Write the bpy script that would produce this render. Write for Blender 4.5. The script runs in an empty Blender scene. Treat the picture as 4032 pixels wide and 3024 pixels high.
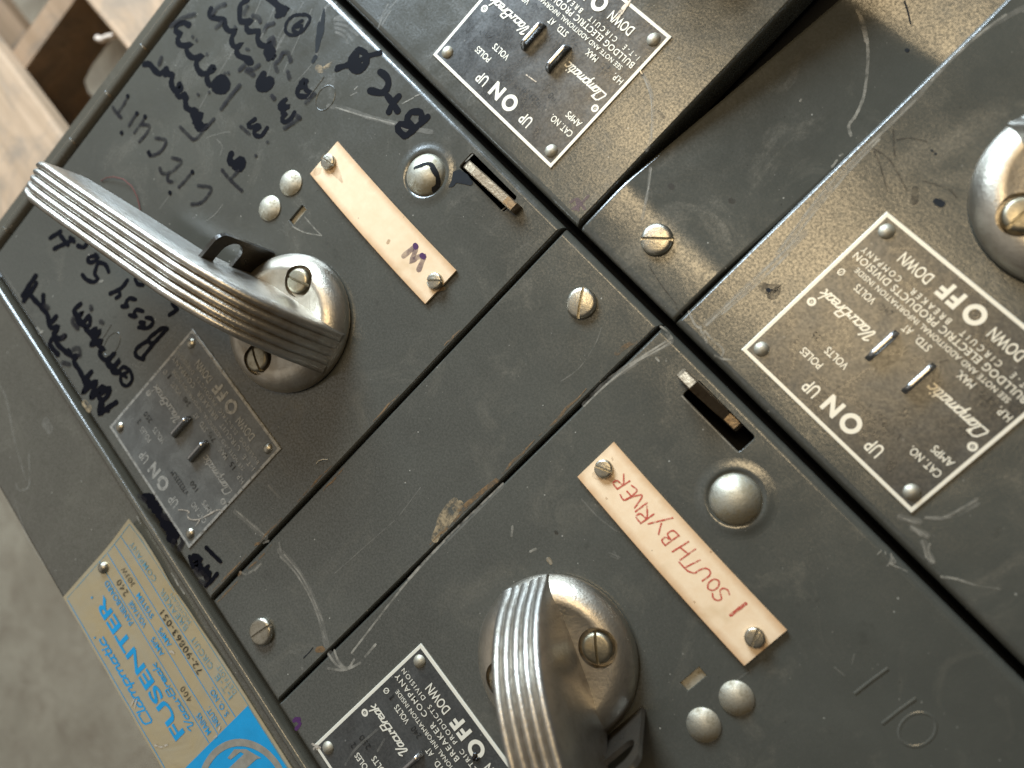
import bpy, bmesh, math, random
from mathutils import Vector, Matrix, geometry
random.seed(7)
SC = bpy.context.scene
COL = SC.collection
S = 0.001                                   # everything below is authored in millimetres

# ------------------------------------------------------------------ camera
# panel axes: X along the rows of switches, Y across them, Z out of the doors (doors are at z = 0)
RC = ((0.634712, -0.686924, 0.353944), (0.710519, 0.698862, 0.08219), (-0.303816, 0.199317, 0.931648))
FPX, CAMH = 3032.34, 239.41
right = Vector((RC[0][0], -RC[0][1], -RC[0][2]))
down = Vector((RC[1][0], -RC[1][1], -RC[1][2]))
fwd = Vector((RC[2][0], -RC[2][1], -RC[2][2]))
cam_d = bpy.data.cameras.new('camera')
cam = bpy.data.objects.new('camera', cam_d)
COL.objects.link(cam)
m3 = Matrix((right, -down, -fwd)).transposed()
cam.matrix_world = Matrix.Translation((0, 0, CAMH * S)) @ m3.to_4x4()
cam_d.sensor_width = 36.0
cam_d.lens = FPX / 4032 * 36.0
cam_d.clip_start = 0.005
cam_d.clip_end = 60.0
cam_d.dof.use_dof = True
cam_d.dof.focus_distance = (Vector((-95, -55, 0)) - Vector((0, 0, CAMH))).dot(fwd) * S
cam_d.dof.aperture_fstop = 7.5
SC.camera = cam

# ------------------------------------------------------------------ world, lamps, exposure
W = bpy.data.worlds.new('World')
SC.world = W
W.use_nodes = True
wn = W.node_tree.nodes
wl = W.node_tree.links
wn['Background'].inputs['Color'].default_value = (0.52, 0.49, 0.44, 1)
# dim workshop, bright lobe added towards -X -Y to lift trim and plates
w_tc = wn.new('ShaderNodeTexCoord')
w_dot = wn.new('ShaderNodeVectorMath')
w_dot.operation = 'DOT_PRODUCT'
w_dot.inputs[1].default_value = (-0.40, -0.62, 0.67)
wl.new(w_tc.outputs['Generated'], w_dot.inputs[0])
w_map = wn.new('ShaderNodeMapRange')
w_map.interpolation_type = 'SMOOTHSTEP'
w_map.inputs['From Min'].default_value = 0.66
w_map.inputs['From Max'].default_value = 1.0
w_map.inputs['To Min'].default_value = 0.14
w_map.inputs['To Max'].default_value = 0.95
wl.new(w_dot.outputs['Value'], w_map.inputs['Value'])
wl.new(w_map.outputs['Result'], wn['Background'].inputs['Strength'])


def area_lamp(name, loc, target, sx, sy, power, col):
    d = bpy.data.lights.new(name, 'AREA')
    d.shape = 'RECTANGLE'
    d.size, d.size_y = sx, sy
    d.energy = power
    d.color = col
    o = bpy.data.objects.new(name, d)
    COL.objects.link(o)
    o.location = loc
    o.rotation_euler = (Vector(target) - Vector(loc)).to_track_quat('-Z', 'Y').to_euler()
    return o


area_lamp('window_light', (-1.00, 0.33, 0.47), (-0.16, -0.10, 0), 0.60, 0.36, 29, (0.70, 0.86, 1.0))
area_lamp('warm_ceiling_light', (-0.255, 0.165, 0.80), (-0.255, 0.1651, 0), 0.58, 0.20, 3.0, (1.0, 0.76, 0.44))
SC.view_settings.view_transform = 'Standard'
SC.view_settings.look = 'None'
SC.view_settings.exposure = 0.0
SC.view_settings.gamma = 1.0
SC.view_settings.use_curve_mapping = False


# ------------------------------------------------------------------ measuring helpers
def at(px, py, z=0.0):
    """photo pixel -> point of the panel (mm) on the level z"""
    a, b = px - 2016.0, py - 1512.0
    w = [RC[0][i] * a + RC[1][i] * b + RC[2][i] * FPX for i in range(3)]
    k = (CAMH - z) / w[2]
    return (w[0] * k, -w[1] * k, z)


FR = {'a': (400, 0, .42194), 'b': (400, 300, .42194), 'c': (900, 0, .6028), 'd': (0, 1000, .42194), 'e': (0, 900, .6028),
      'f': (500, 1950, .3014), 'g': (700, 900, .6028), 'h': (2200, 1700, .6027), 'i': (1100, 1900, .6776),
      'j': (2300, 900, .6028), 'k': (2600, 0, .6474), 'l': (3000, 1500, .4822), 'm': (1600, 0, .5424),
      'n': (500, 0, .5877), 'o': (0, 1900, .6776), 'p': (400, 2500, .4069), 'q': (100, 2000, .3014), 'r': (1500, 500, .6028),
      's': (1800, 2200, .4973), 't': (2600, 2200, .6474), 'u': (3600, 400, .4821), 'v': (3032, 700, .6028), 'w': (0, 0, .6028),
      'x': (1150, 2450, .38427), '0': (0, 0, 1.0)}


def F(f, x, y, z=0.0):
    ox, oy, s = FR[f]
    return at(ox + x * s, oy + y * s, z)


def FL(f, pts, z=0.0):
    return [F(f, x, y, z) for x, y in pts]


def mmpp(f, x, y):
    s = FR[f][2]
    p0, p1, p2 = F(f, x, y), F(f, x + 10, y), F(f, x, y + 10)
    A = abs((p1[0] - p0[0]) * (p2[1] - p0[1]) - (p1[1] - p0[1]) * (p2[0] - p0[0]))
    return math.sqrt(A) / 10


def dirang(f, x0, y0, x1, y1, z=0):
    p, q = F(f, x0, y0, z), F(f, x1, y1, z)
    return math.atan2(q[1] - p[1], q[0] - p[0])


# ------------------------------------------------------------------ mesh builder
class MB:
    def __init__(self):
        self.v, self.f, self.m, self.s = [], [], [], []
        self.lift = 0.0
        self.wk = 1.0

    def poly(self, pts, mat=0, smooth=False):
        b = len(self.v)
        self.v += [tuple(p) for p in pts]
        self.f.append(tuple(range(b, b + len(pts))))
        self.m.append(mat)
        self.s.append(smooth)

    def add(self, verts, faces, mat=0, smooth=False):
        b = len(self.v)
        self.v += [tuple(p) for p in verts]
        for f in faces:
            self.f.append(tuple(i + b for i in f))
            self.m.append(mat)
            self.s.append(smooth)

    def box(self, x0, x1, y0, y1, z0, z1, mat=0):
        v = [(x0, y0, z0), (x1, y0, z0), (x1, y1, z0), (x0, y1, z0), (x0, y0, z1), (x1, y0, z1), (x1, y1, z1), (x0, y1, z1)]
        self.add(v, [(3, 2, 1, 0), (4, 5, 6, 7), (0, 1, 5, 4), (1, 2, 6, 5), (2, 3, 7, 6), (3, 0, 4, 7)], mat)

    def lathe(self, cx, cy, prof, n=40, mat=0, cap_top=True, cap_bot=False, smooth=True, z=0.0):
        """prof: (r, z) from outside/bottom to the top centre"""
        vs, fs = [], []
        for r, zz in prof:
            for i in range(n):
                a = 2 * math.pi * i / n
                vs.append((cx + r * math.cos(a), cy + r * math.sin(a), z + zz))
        for k in range(len(prof) - 1):
            for i in range(n):
                j = (i + 1) % n
                fs.append((k * n + i, k * n + j, (k + 1) * n + j, (k + 1) * n + i))
        if cap_top:
            fs.append(tuple(range((len(prof) - 1) * n, len(prof) * n)))
        if cap_bot:
            fs.append(tuple(reversed(range(n))))
        self.add(vs, fs, mat, smooth)

    def ribbon(self, pts, w, z=0.05, mat=0, taper=None, caps=True):
        """flat marker-like stroke laid on a surface, pts in mm; own tiny lift so that strokes never share a plane"""
        P = [Vector((p[0], p[1])) for p in pts]
        w *= self.wk
        Z = [(p[2] if len(p) > 2 else 0.0) for p in pts]
        if len(P) < 2:
            return
        # Catmull-Rom smoothing
        Q, QZ = [], []
        for i in range(len(P) - 1):
            p0, p1, p2, p3 = P[max(i - 1, 0)], P[i], P[i + 1], P[min(i + 2, len(P) - 1)]
            n = max(2, min(8, int((p2 - p1).length / max(w * .5, .1))))
            for k in range(n):
                t = k / n
                Q.append(0.5 * ((2 * p1) + (p2 - p0) * t + (2 * p0 - 5 * p1 + 4 * p2 - p3) * t * t + (3 * p1 - p0 - 3 * p2 + p3) * t ** 3))
                QZ.append(Z[i] * (1 - t) + Z[i + 1] * t)
        Q.append(P[-1])
        QZ.append(Z[-1])
        self.lift += 0.0012
        zl = z + self.lift
        L = []
        N = len(Q)
        for i in range(N):
            d = Q[min(i + 1, N - 1)] - Q[max(i - 1, 0)]
            if d.length < 1e-6:
                d = Vector((1, 0))
            d.normalize()
            nrm = Vector((-d.y, d.x))
            hw = w / 2
            if taper:
                t = i / (N - 1)
                hw *= taper[0] * (1 - t) + taper[1] * t if len(taper) == 2 else (taper[0] + (taper[1] - taper[0]) * min(1, t * 2) if t < .5 else taper[1] + (taper[2] - taper[1]) * (t * 2 - 1))
            hw *= 1 + 0.10 * math.sin(i * 1.7 + len(self.f))
            L.append((Q[i], nrm, hw, QZ[i]))
        for i in range(N - 1):
            a, b = L[i], L[i + 1]
            zz = zl + (0.00015 * i)
            p = [a[0] + a[1] * a[2], a[0] - a[1] * a[2], b[0] - b[1] * b[2], b[0] + b[1] * b[2]]
            zs = [a[3], a[3], b[3], b[3]]
            self.poly([(q.x, q.y, zz + s_) for q, s_ in zip(p, zs)], mat)
        if caps:
            for (q, nrm, hw, zq), sg in ((L[0], 1), (L[-1], -1)):
                a0 = math.atan2(nrm.y, nrm.x)
                self.lift += 0.0004
                self.poly([(q.x + hw * math.cos(a0 + sg * math.pi * k / 8), q.y + hw * math.sin(a0 + sg * math.pi * k / 8), z + self.lift + zq)
                           for k in (range(9) if sg > 0 else range(8, -1, -1)[::-1])][::(1 if sg > 0 else -1)], mat)

    def strokes(self, f, lst, w, z=0.05, mat=0, zs=0.0, taper=None):
        for pts in lst:
            mid = pts[len(pts) // 2]
            self.ribbon(FL(f, pts, zs), w * mmpp(f, *mid), z, mat, taper)

    def tube(self, pts, r, n=10, mat=0, closed=False, smooth=True, caps=True):
        P = [Vector(p) for p in pts]
        N = len(P)
        vs, fs = [], []
        up = Vector((0.013, 0.021, 1))
        for i in range(N):
            d = (P[(i + 1) % N] - P[i - 1]) if closed else P[min(i + 1, N - 1)] - P[max(i - 1, 0)]
            d.normalize()
            u = d.cross(up)
            if u.length < 1e-3:
                u = d.cross(Vector((1, 0, 0)))
            u.normalize()
            v = u.cross(d)
            for k in range(n):
                a = 2 * math.pi * k / n
                vs.append(P[i] + u * (r * math.cos(a)) + v * (r * math.sin(a)))
        for i in range(N if closed else N - 1):
            j = (i + 1) % N
            for k in range(n):
                l = (k + 1) % n
                fs.append((i * n + k, i * n + l, j * n + l, j * n + k))
        if not closed and caps:
            fs.append(tuple(reversed(range(n))))
            fs.append(tuple(range((N - 1) * n, N * n)))
        self.add(vs, fs, mat, smooth)

    def take(self, me, mtx=None, mat=0, smooth=True):
        vs = [(mtx @ v.co if mtx else v.co.copy()) for v in me.vertices]
        self.add(vs, [tuple(p.vertices) for p in me.polygons], mat, smooth)


def mesh_of(M, name, mats, origin=(0, 0, 0), sharp=35, weld=False):
    me = bpy.data.meshes.new(name)
    o = origin
    me.from_pydata([((x - o[0]) * S, (y - o[1]) * S, (z - o[2]) * S) for x, y, z in M.v], [], M.f)
    for m in mats:
        me.materials.append(m)
    for p, mi, sm in zip(me.polygons, M.m, M.s):
        p.material_index = mi
        p.use_smooth = sm
    if weld:
        bm = bmesh.new()
        bm.from_mesh(me)
        bmesh.ops.remove_doubles(bm, verts=bm.verts, dist=1e-7)
        bm.to_mesh(me)
        bm.free()
    me.update()
    if sharp and any(M.s):
        me.set_sharp_from_angle(angle=math.radians(sharp))
    return me


ORG = {}


def link(name, me, origin, parent=None, rz=0.0):
    o = bpy.data.objects.new(name, me)
    COL.objects.link(o)
    po = ORG.get(parent.name, (0, 0, 0)) if parent else (0, 0, 0)
    o.location = [(origin[i] - po[i]) * S for i in range(3)]
    o.rotation_euler = (0, 0, rz)
    if parent:
        o.parent = parent
    ORG[o.name] = tuple(origin)
    return o


def make(name, M, mats, parent=None, origin=None, sharp=35, weld=False):
    if origin is None:
        xs, ys, zs = zip(*M.v)
        origin = ((min(xs) + max(xs)) / 2, (min(ys) + max(ys)) / 2, min(zs))
    return link(name, mesh_of(M, name, mats, origin, sharp, weld), origin, parent)


def tag(o, label=None, cat=None, group=None, kind=None):
    if label:
        o['label'] = label
    if cat:
        o['category'] = cat
    if group:
        o['group'] = group
    if kind:
        o['kind'] = kind
    return o


def thing(name, loc, label, cat, group=None):
    o = bpy.data.objects.new(name, None)
    o.empty_display_size = 0.01
    COL.objects.link(o)
    o.location = [c * S for c in loc]
    ORG[o.name] = tuple(loc)
    return tag(o, label, cat, group)


def boolean_mesh(base, cutters):
    """base, cutters: MB, returns a mesh (metres) of base minus cutters"""
    bo = bpy.data.objects.new('work', mesh_of(base, 'work', [], weld=True))
    COL.objects.link(bo)
    junk = [bo]
    for c in cutters:
        co = bpy.data.objects.new('work', mesh_of(c, 'work', [], weld=True))
        COL.objects.link(co)
        junk.append(co)
        md = bo.modifiers.new('b', 'BOOLEAN')
        md.operation = 'DIFFERENCE'
        md.solver = 'EXACT'
        md.object = co
    dg = bpy.context.evaluated_depsgraph_get()
    me = bpy.data.meshes.new_from_object(bo.evaluated_get(dg))
    for o in junk:
        bpy.data.objects.remove(o)
    return me


# ------------------------------------------------------------------ lettering
_txt = {}


def glyphs(s, space=1.0, bold=0.0):
    key = (s, space, bold)
    if key not in _txt:
        cu = bpy.data.curves.new('t', 'FONT')
        cu.body = s
        cu.space_character = space
        cu.offset = bold
        cu.resolution_u = 4
        ob = bpy.data.objects.new('t', cu)
        COL.objects.link(ob)
        dg = bpy.context.evaluated_depsgraph_get()
        dg.update()
        me = bpy.data.meshes.new_from_object(ob.evaluated_get(dg))
        vs = [(v.co.x, v.co.y) for v in me.vertices]
        fs = [tuple(p.vertices) for p in me.polygons]
        bpy.data.objects.remove(ob)
        bpy.data.meshes.remove(me)
        x0, x1 = min(v[0] for v in vs), max(v[0] for v in vs)
        y0, y1 = min(v[1] for v in vs), max(v[1] for v in vs)
        vs = [((x - x0) / (x1 - x0), (y - y0) / (y1 - y0) - .5) for x, y in vs]
        _txt[key] = (vs, fs)
    return _txt[key]


def put_text(M, s, X0, X1, Yc, h, z, mat=0, space=1.0, bold=0.0, slant=0.0):
    """text runs towards -X (from X0 to X1), its top is towards -Y; Yc is the middle of the line"""
    vs, fs = glyphs(s, space, bold)
    M.lift += 0.0012
    M.add([(X0 + (X1 - X0) * (u + slant * v), Yc - h * v, z + M.lift) for u, v in vs], fs, mat)


SCRIPT = {   # joined hand-lettering, x-height 1, ascender 2, slant added later: (advance, strokes)
    'C': (1.35, [[(1.25, 1.55), (1.2, 1.95), (.35, 1.95), (.1, 1.6), (.1, .35), (.3, 0), (1.35, 0)]]),
    'V': (1.35, [[(-.15, 1.6), (.1, 1.95), (.45, 1.95), (.45, .3), (.6, 0), (.8, 0), (1.25, 1.95)]]),
    'B': (1.35, [[(.1, 0), (.1, 1.95)], [(.1, 1.95), (.95, 1.95), (1.1, 1.5), (.9, 1.05), (.15, 1.05)], [(.6, 1.05), (1.05, 1), (1.2, .55), (1.0, 0), (.1, 0)]]),
    'l': (.5, [[(.15, 1.95), (.15, .2), (.3, 0), (.5, 0)]]),
    'a': (1.05, [[(.85, 1), (.25, 1), (.1, .7), (.1, .25), (.25, 0), (.6, 0), (.8, .3)], [(.8, 1), (.8, .15), (.95, 0), (1.05, 0)]]),
    'm': (1.55, [[(.1, 1), (.1, 0)], [(.1, .7), (.35, 1), (.6, 1), (.7, .75), (.7, 0)], [(.7, .7), (.95, 1), (1.2, 1), (1.3, .75), (1.3, .1), (1.45, 0), (1.55, 0)]]),
    'p': (1.05, [[(.1, 1), (.1, -.75)], [(.1, .75), (.3, 1), (.75, 1), (.9, .7), (.9, .25), (.7, 0), (.15, 0)]]),
    't': (.75, [[(.3, 1.6), (.3, .2), (.45, 0), (.75, 0)], [(.0, 1.05), (.7, 1.05)]]),
    'i': (.5, [[(.15, 1), (.15, .15), (.3, 0), (.5, 0)], [(.15, 1.45), (.16, 1.6)]]),
    'c': (.95, [[(.85, .8), (.75, 1), (.3, 1), (.1, .7), (.1, .25), (.3, 0), (.95, 0)]]),
    'u': (1.0, [[(.1, 1), (.1, .25), (.3, 0), (.55, 0), (.75, .3)], [(.75, 1), (.75, .15), (.9, 0), (1.0, 0)]]),
    'r': (.7, [[(.1, 1), (.1, 0)], [(.1, .65), (.35, 1), (.7, 1)]]),
    'e': (.95, [[(.15, .5), (.8, .55), (.8, .85), (.65, 1), (.3, 1), (.1, .7), (.1, .25), (.3, 0), (.95, 0)]]),
    'k': (.95, [[(.1, 1.95), (.1, 0)], [(.85, 1), (.15, .45)], [(.4, .6), (.75, .05), (.95, 0)]]),
    '.': (.55, [[(.22, .75), (.3, .75)]])}


def put_script(M, s, X0, X1, Ybase, xh, z, mat=0, w=.24, slant=.42):
    tot = sum(SCRIPT[c][0] for c in s)
    k = abs(X1 - X0) / tot
    x = 0
    for c in s:
        for st in SCRIPT[c][1]:
            pts = [(X0 - (x + px_ + slant * py_ * (xh / k)) * k, Ybase - py_ * xh) for px_, py_ in st]
            P = []
            for i in range(len(pts) - 1):     # straight pieces, mitred
                P.append(pts[i])
            P.append(pts[-1])
            M.lift += 0.0012
            M_w = w * xh * (2.0 if c == '.' else 1)
            for i in range(len(P) - 1):
                a, b = Vector(P[i]), Vector(P[i + 1])
                d = (b - a)
                d.normalize()
                n = Vector((-d.y, d.x)) * M_w / 2
                e = d * M_w * .38
                M.lift += 0.0006
                M.poly([(q.x, q.y, z + M.lift) for q in (a - e + n, a - e - n, b + e - n, b + e + n)], mat)
        x += SCRIPT[c][0]


def ring(M, cx, cy, r0, r1, z, mat=0, n=28):
    M.lift += 0.0012
    zz = z + M.lift
    vs = []
    for i in range(n):
        a = 2 * math.pi * i / n
        vs += [(cx + r0 * math.cos(a), cy + r0 * math.sin(a), zz), (cx + r1 * math.cos(a), cy + r1 * math.sin(a), zz)]
    M.add(vs, [(2 * i, 2 * i + 1, 2 * ((i + 1) % n) + 1, 2 * ((i + 1) % n)) for i in range(n)], mat)


def disc(M, cx, cy, r, z, mat=0, n=24, rx=1.0):
    M.lift += 0.0012
    M.poly([(cx + rx * r * math.cos(2 * math.pi * i / n), cy + r * math.sin(2 * math.pi * i / n), z + M.lift) for i in range(n)], mat)


# ------------------------------------------------------------------ materials
class NT:
    def __init__(self, name):
        self.m = bpy.data.materials.new(name)
        self.m.use_nodes = True
        self.n = self.m.node_tree.nodes
        self.l = self.m.node_tree.links
        self.b = self.n['Principled BSDF']
        self.tc = self.n.new('ShaderNodeTexCoord')

    def noise(self, scale, detail=4, rough=.55, dist=0.0, vec=None):
        t = self.n.new('ShaderNodeTexNoise')
        t.inputs['Scale'].default_value = scale
        t.inputs['Detail'].default_value = detail
        t.inputs['Roughness'].default_value = rough
        t.inputs['Distortion'].default_value = dist
        self.l.new(vec or self.tc.outputs['Object'], t.inputs['Vector'])
        return t.outputs['Fac']

    def mapping(self, scale, rot=(0, 0, 0)):
        t = self.n.new('ShaderNodeMapping')
        t.inputs['Scale'].default_value = scale
        t.inputs['Rotation'].default_value = rot
        self.l.new(self.tc.outputs['Object'], t.inputs['Vector'])
        return t.outputs['Vector']

    def ramp(self, fac, stops):
        r = self.n.new('ShaderNodeValToRGB')
        e = r.color_ramp.elements
        while len(e) < len(stops):
            e.new(.5)
        for k, (p, c) in zip(e, stops):
            k.position = p
            k.color = (*c, 1) if len(c) == 3 else c
        self.l.new(fac, r.inputs['Fac'])
        return r.outputs['Color']

    def val(self, fac, a, b, lo=0.0, hi=1.0):
        r = self.n.new('ShaderNodeMapRange')
        r.inputs['From Min'].default_value = a
        r.inputs['From Max'].default_value = b
        r.inputs['To Min'].default_value = lo
        r.inputs['To Max'].default_value = hi
        self.l.new(fac, r.inputs['Value'])
        return r.outputs['Result']

    def math(self, op, a, b):
        r = self.n.new('ShaderNodeMath')
        r.operation = op
        for i, x in enumerate((a, b)):
            if isinstance(x, (int, float)):
                r.inputs[i].default_value = x
            else:
                self.l.new(x, r.inputs[i])
        return r.outputs[0]

    def mix(self, fac, a, b):
        r = self.n.new('ShaderNodeMix')
        r.data_type = 'RGBA'
        if isinstance(fac, (int, float)):
            r.inputs['Factor'].default_value = fac
        else:
            self.l.new(fac, r.inputs['Factor'])
        for k, x in (('A', a), ('B', b)):
            sock = [i for i in r.inputs if i.name == k and i.type == 'RGBA'][0]
            if isinstance(x, tuple):
                sock.default_value = (*x, 1)
            else:
                self.l.new(x, sock)
        return [o for o in r.outputs if o.type == 'RGBA'][0]

    def specks(self, scale, thr):
        v = self.n.new('ShaderNodeTexVoronoi')
        v.inputs['Scale'].default_value = scale
        self.l.new(self.tc.outputs['Object'], v.inputs['Vector'])
        near = self.val(v.outputs['Distance'], .10, .16, 1, 0)
        sep = self.n.new('ShaderNodeSeparateColor')
        self.l.new(v.outputs['Color'], sep.inputs['Color'])
        few = self.val(sep.outputs['Red'], thr, thr + .01, 0, 1)
        return self.math('MULTIPLY', near, few)

    def bump(self, h, strength, dist=.0005):
        b = self.n.new('ShaderNodeBump')
        b.inputs['Strength'].default_value = strength
        b.inputs['Distance'].default_value = dist
        self.l.new(h, b.inputs['Height'])
        self.l.new(b.outputs['Normal'], self.b.inputs['Normal'])
        return b

    def set(self, **k):
        names = {'col': 'Base Color', 'rough': 'Roughness', 'metal': 'Metallic', 'spec': 'Specular IOR Level', 'coat': 'Coat Weight', 'coatr': 'Coat Roughness', 'alpha': 'Alpha'}
        for kk, x in k.items():
            s = self.b.inputs[names[kk]]
            if isinstance(x, tuple):
                s.default_value = (*x, 1)
            elif isinstance(x, (int, float)):
                s.default_value = x
            else:
                self.l.new(x, s)
        return self


def paint(name, c=(.066, .067, .060)):
    t = NT(name)
    big = t.noise(14, 5, .6, .6)
    mid = t.noise(75, 5, .65, .3)
    fine = t.noise(900, 3, .6)
    col = t.mix(t.val(big, .35, .68), tuple(x * .86 for x in c), tuple(x * 1.16 for x in c))
    smear = t.math('MULTIPLY', t.val(t.noise(38, 6, .7, 1.2), .54, .74), t.val(fine, .3, .7, .4, 1))
    col = t.mix(t.math('MULTIPLY', smear, .42), col, (.15, .135, .105))
    oil = t.val(t.noise(120, 3, .6), .66, .74)
    col = t.mix(t.math('MULTIPLY', oil, .35), col, tuple(x * .55 for x in c))
    sp = t.specks(520, .972)
    sp2 = t.specks(900, .965)
    col = t.mix(t.math('MULTIPLY', sp, .75), col, (.40, .38, .33))
    col = t.mix(t.math('MULTIPLY', sp2, .5), col, (.28, .26, .22))
    dk = t.specks(600, .985)
    col = t.mix(t.math('MULTIPLY', dk, .7), col, (.02, .018, .015))
    rough = t.math('ADD', t.val(mid, .3, .7, .18, .27), t.math('MULTIPLY', smear, .14))
    t.set(col=col, rough=rough, spec=t.val(t.noise(1300, 2, .6), .36, .64, .45, 1.25))
    h = t.math('ADD', t.math('MULTIPLY', t.noise(1250, 3, .6), .75), t.math('MULTIPLY', t.noise(420, 3, .5), .8))
    b1 = t.bump(h, .22, .00012)
    b2 = t.n.new('ShaderNodeBump')
    b2.inputs['Strength'].default_value = .5
    b2.inputs['Distance'].default_value = .0011
    t.l.new(t.noise(22, 3, .5), b2.inputs['Height'])
    t.l.new(b2.outputs['Normal'], b1.inputs['Normal'])
    return t.m


def metal(name, c, rough=.38, stain=(.16, .13, .09), amt=.55, sc=160, bstr=.35, bsc=1300, metal=1.0):
    t = NT(name)
    n1 = t.noise(sc, 5, .65, .4)
    n2 = t.noise(sc * 5, 3, .6)
    f = t.math('MULTIPLY', t.val(n1, .45, .72), amt)
    col = t.mix(f, c, stain)
    col = t.mix(t.math('MULTIPLY', t.val(n2, .55, .75), amt * .5), col, tuple(x * .5 for x in c))
    t.set(col=col, rough=t.val(n1, .3, .75, rough * .8, rough * 1.35), metal=metal)
    t.bump(t.math('ADD', t.noise(bsc, 3, .6), t.math('MULTIPLY', t.noise(bsc * .25, 4, .6), .9)), bstr, .0002)
    return t.m


def flat(name, c, rough=.5, spec=.5, metal=0.0, var=.15, sc=300):
    t = NT(name)
    n = t.noise(sc, 3, .6)
    t.set(col=t.mix(t.val(n, .3, .7), tuple(x * (1 - var) for x in c), tuple(min(1, x * (1 + var)) for x in c)), rough=rough, spec=spec, metal=metal)
    return t.m


def worn(name, c, lo, hi, sc=500, dens=1.0, rough=.5, stretch=None, spec=.4, metal=0.0):
    """ink or scrape with thin places: noise drives the alpha"""
    t = NT(name)
    vec = t.mapping(stretch) if stretch else None
    n = t.noise(sc, 4, .65, .2, vec)
    t.set(col=c, rough=rough, spec=spec, alpha=t.val(n, lo, hi, 0, dens), metal=metal)
    return t.m


PAINT = paint('grey_enamel', (.061, .061, .051))
PAINT2 = paint('grey_enamel_trim', (.072, .066, .050))
DARK = flat('gap_shade_black', (.006, .006, .006), .7, .2)
HASPM = metal('blackened_steel', (.028, .024, .019), .30, (.05, .035, .02), .4, metal=.1)
ALU = metal('cast_aluminium', (.47, .44, .39), .40, (.21, .165, .11), .80, 70, .55, 1300)
ALUH = metal('cast_aluminium_hub', (.53, .485, .41), .38, (.24, .19, .13), .70, 75, .40, 1300)
ZINC = metal('plated_rivet', (.50, .47, .39), .60, (.25, .20, .12), .75, 380, .3, 1500)
DOME = metal('plated_dome', (.52, .50, .42), .56, (.30, .24, .13), .75, 240, .25, 1200)
SCREW = metal('dulled_screw', (.46, .43, .36), .34, (.22, .18, .11), .6, 500, .3, 1800)
SCREWD = metal('brassy_screw', (.40, .36, .27), .38, (.17, .14, .09), .75, 420, .3, 1800)
TABM = metal('scuffed_latch_steel', (.27, .21, .145), .42, (.10, .07, .045), .8, 300, .5, 700)
RUST = metal('steel_pin', (.42, .42, .42), .26, (.25, .22, .18), .4, 600, .2, 1500)
CHIP = flat('bared_dark_primer', (.016, .018, .021), .75, .15)
INK = worn('black_marker', (.0035, .0035, .006), .12, .26, 420, 1.0, .6, None, .06)
INKF = worn('faded_marker', (.014, .012, .014), .18, .60, 260, .82, .55, None, .12)
INKP = worn('purple_marker', (.15, .095, .10), .15, .55, 300, .62, .5)
INKV = worn('violet_marker', (.065, .018, .085), .15, .4, 500, .95, .5)
INKR = worn('red_pencil', (.52, .075, .05), .26, .56, 900, .88, .6)
SCR = worn('pale_scrape', (.40, .37, .31), .30, .74, 260, .78, .40, None, .8)
SCRF = worn('faint_scrape', (.30, .28, .24), .28, .75, 200, .42, .38, None, .9)
SCRB = worn('bare_metal_scrape', (.75, .70, .62), .34, .56, 700, .95, .28, None, .5, .8)
BROWN = worn('rusty_smear', (.20, .12, .055), .38, .62, 350, .85, .7)
TAN = worn('dried_residue', (.33, .25, .15), .40, .60, 300, .9, .7)
STAIN = worn('brown_stain', (.30, .17, .06), .30, .75, 160, .45, .5)
SPOT = worn('oily_spot', (.035, .028, .02), .30, .70, 350, .7, .5)


def plate_black(name, c, rough):
    t = NT(name)
    n = t.noise(90, 5, .65, .4)
    f = t.noise(1300, 2, .5)
    col = t.mix(t.val(n, .4, .75), c, tuple(x * 1.9 for x in c))
    col = t.mix(t.math('MULTIPLY', t.specks(420, .9), .55), col, (.2, .19, .17))
    t.set(col=col, rough=t.val(n, .3, .7, rough * .8, rough * 1.15), spec=t.val(t.noise(1200, 2, .6), .36, .64, .65, 1.15))
    t.bump(t.math('ADD', f, t.noise(350, 3, .5)), .18, .00012)
    return t.m


PBLK = plate_black('black_nameplate', (.026, .027, .026), .30)
PBLKW = plate_black('worn_nameplate_sheen', (.068, .070, .066), .27)  # worn plate; its grey reflection is put into the lighter base colour
PLET = worn('etched_letters', (.78, .74, .63), .16, .30, 700, 1.0, .42, None, .5, .25)
PLETW = worn('worn_letters', (.36, .35, .32), .28, .52, 500, .95, .42, None, .5, .25)
STAMP = worn('stamped_ink', (.012, .011, .010), .30, .5, 800, .95, .5)
STAMPF = worn('faint_stamped_ink', (.010, .009, .008), .42, .62, 500, .85, .5)


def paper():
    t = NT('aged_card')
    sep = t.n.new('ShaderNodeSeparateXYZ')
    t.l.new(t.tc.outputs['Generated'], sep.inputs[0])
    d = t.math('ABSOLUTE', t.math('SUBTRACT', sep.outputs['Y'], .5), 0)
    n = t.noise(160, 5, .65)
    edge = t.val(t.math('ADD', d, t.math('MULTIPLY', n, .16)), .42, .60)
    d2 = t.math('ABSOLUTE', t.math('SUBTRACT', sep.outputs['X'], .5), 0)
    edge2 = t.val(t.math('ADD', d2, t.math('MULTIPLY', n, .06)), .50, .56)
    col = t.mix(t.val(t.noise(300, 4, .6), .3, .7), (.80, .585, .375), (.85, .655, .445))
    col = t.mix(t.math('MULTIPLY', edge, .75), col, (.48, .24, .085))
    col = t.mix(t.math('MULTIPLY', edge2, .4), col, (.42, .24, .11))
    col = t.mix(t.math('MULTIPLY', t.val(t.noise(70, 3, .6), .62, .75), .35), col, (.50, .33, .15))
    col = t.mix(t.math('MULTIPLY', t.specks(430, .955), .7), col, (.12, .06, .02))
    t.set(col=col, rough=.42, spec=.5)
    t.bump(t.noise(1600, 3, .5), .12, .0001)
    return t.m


CARD = paper()


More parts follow.
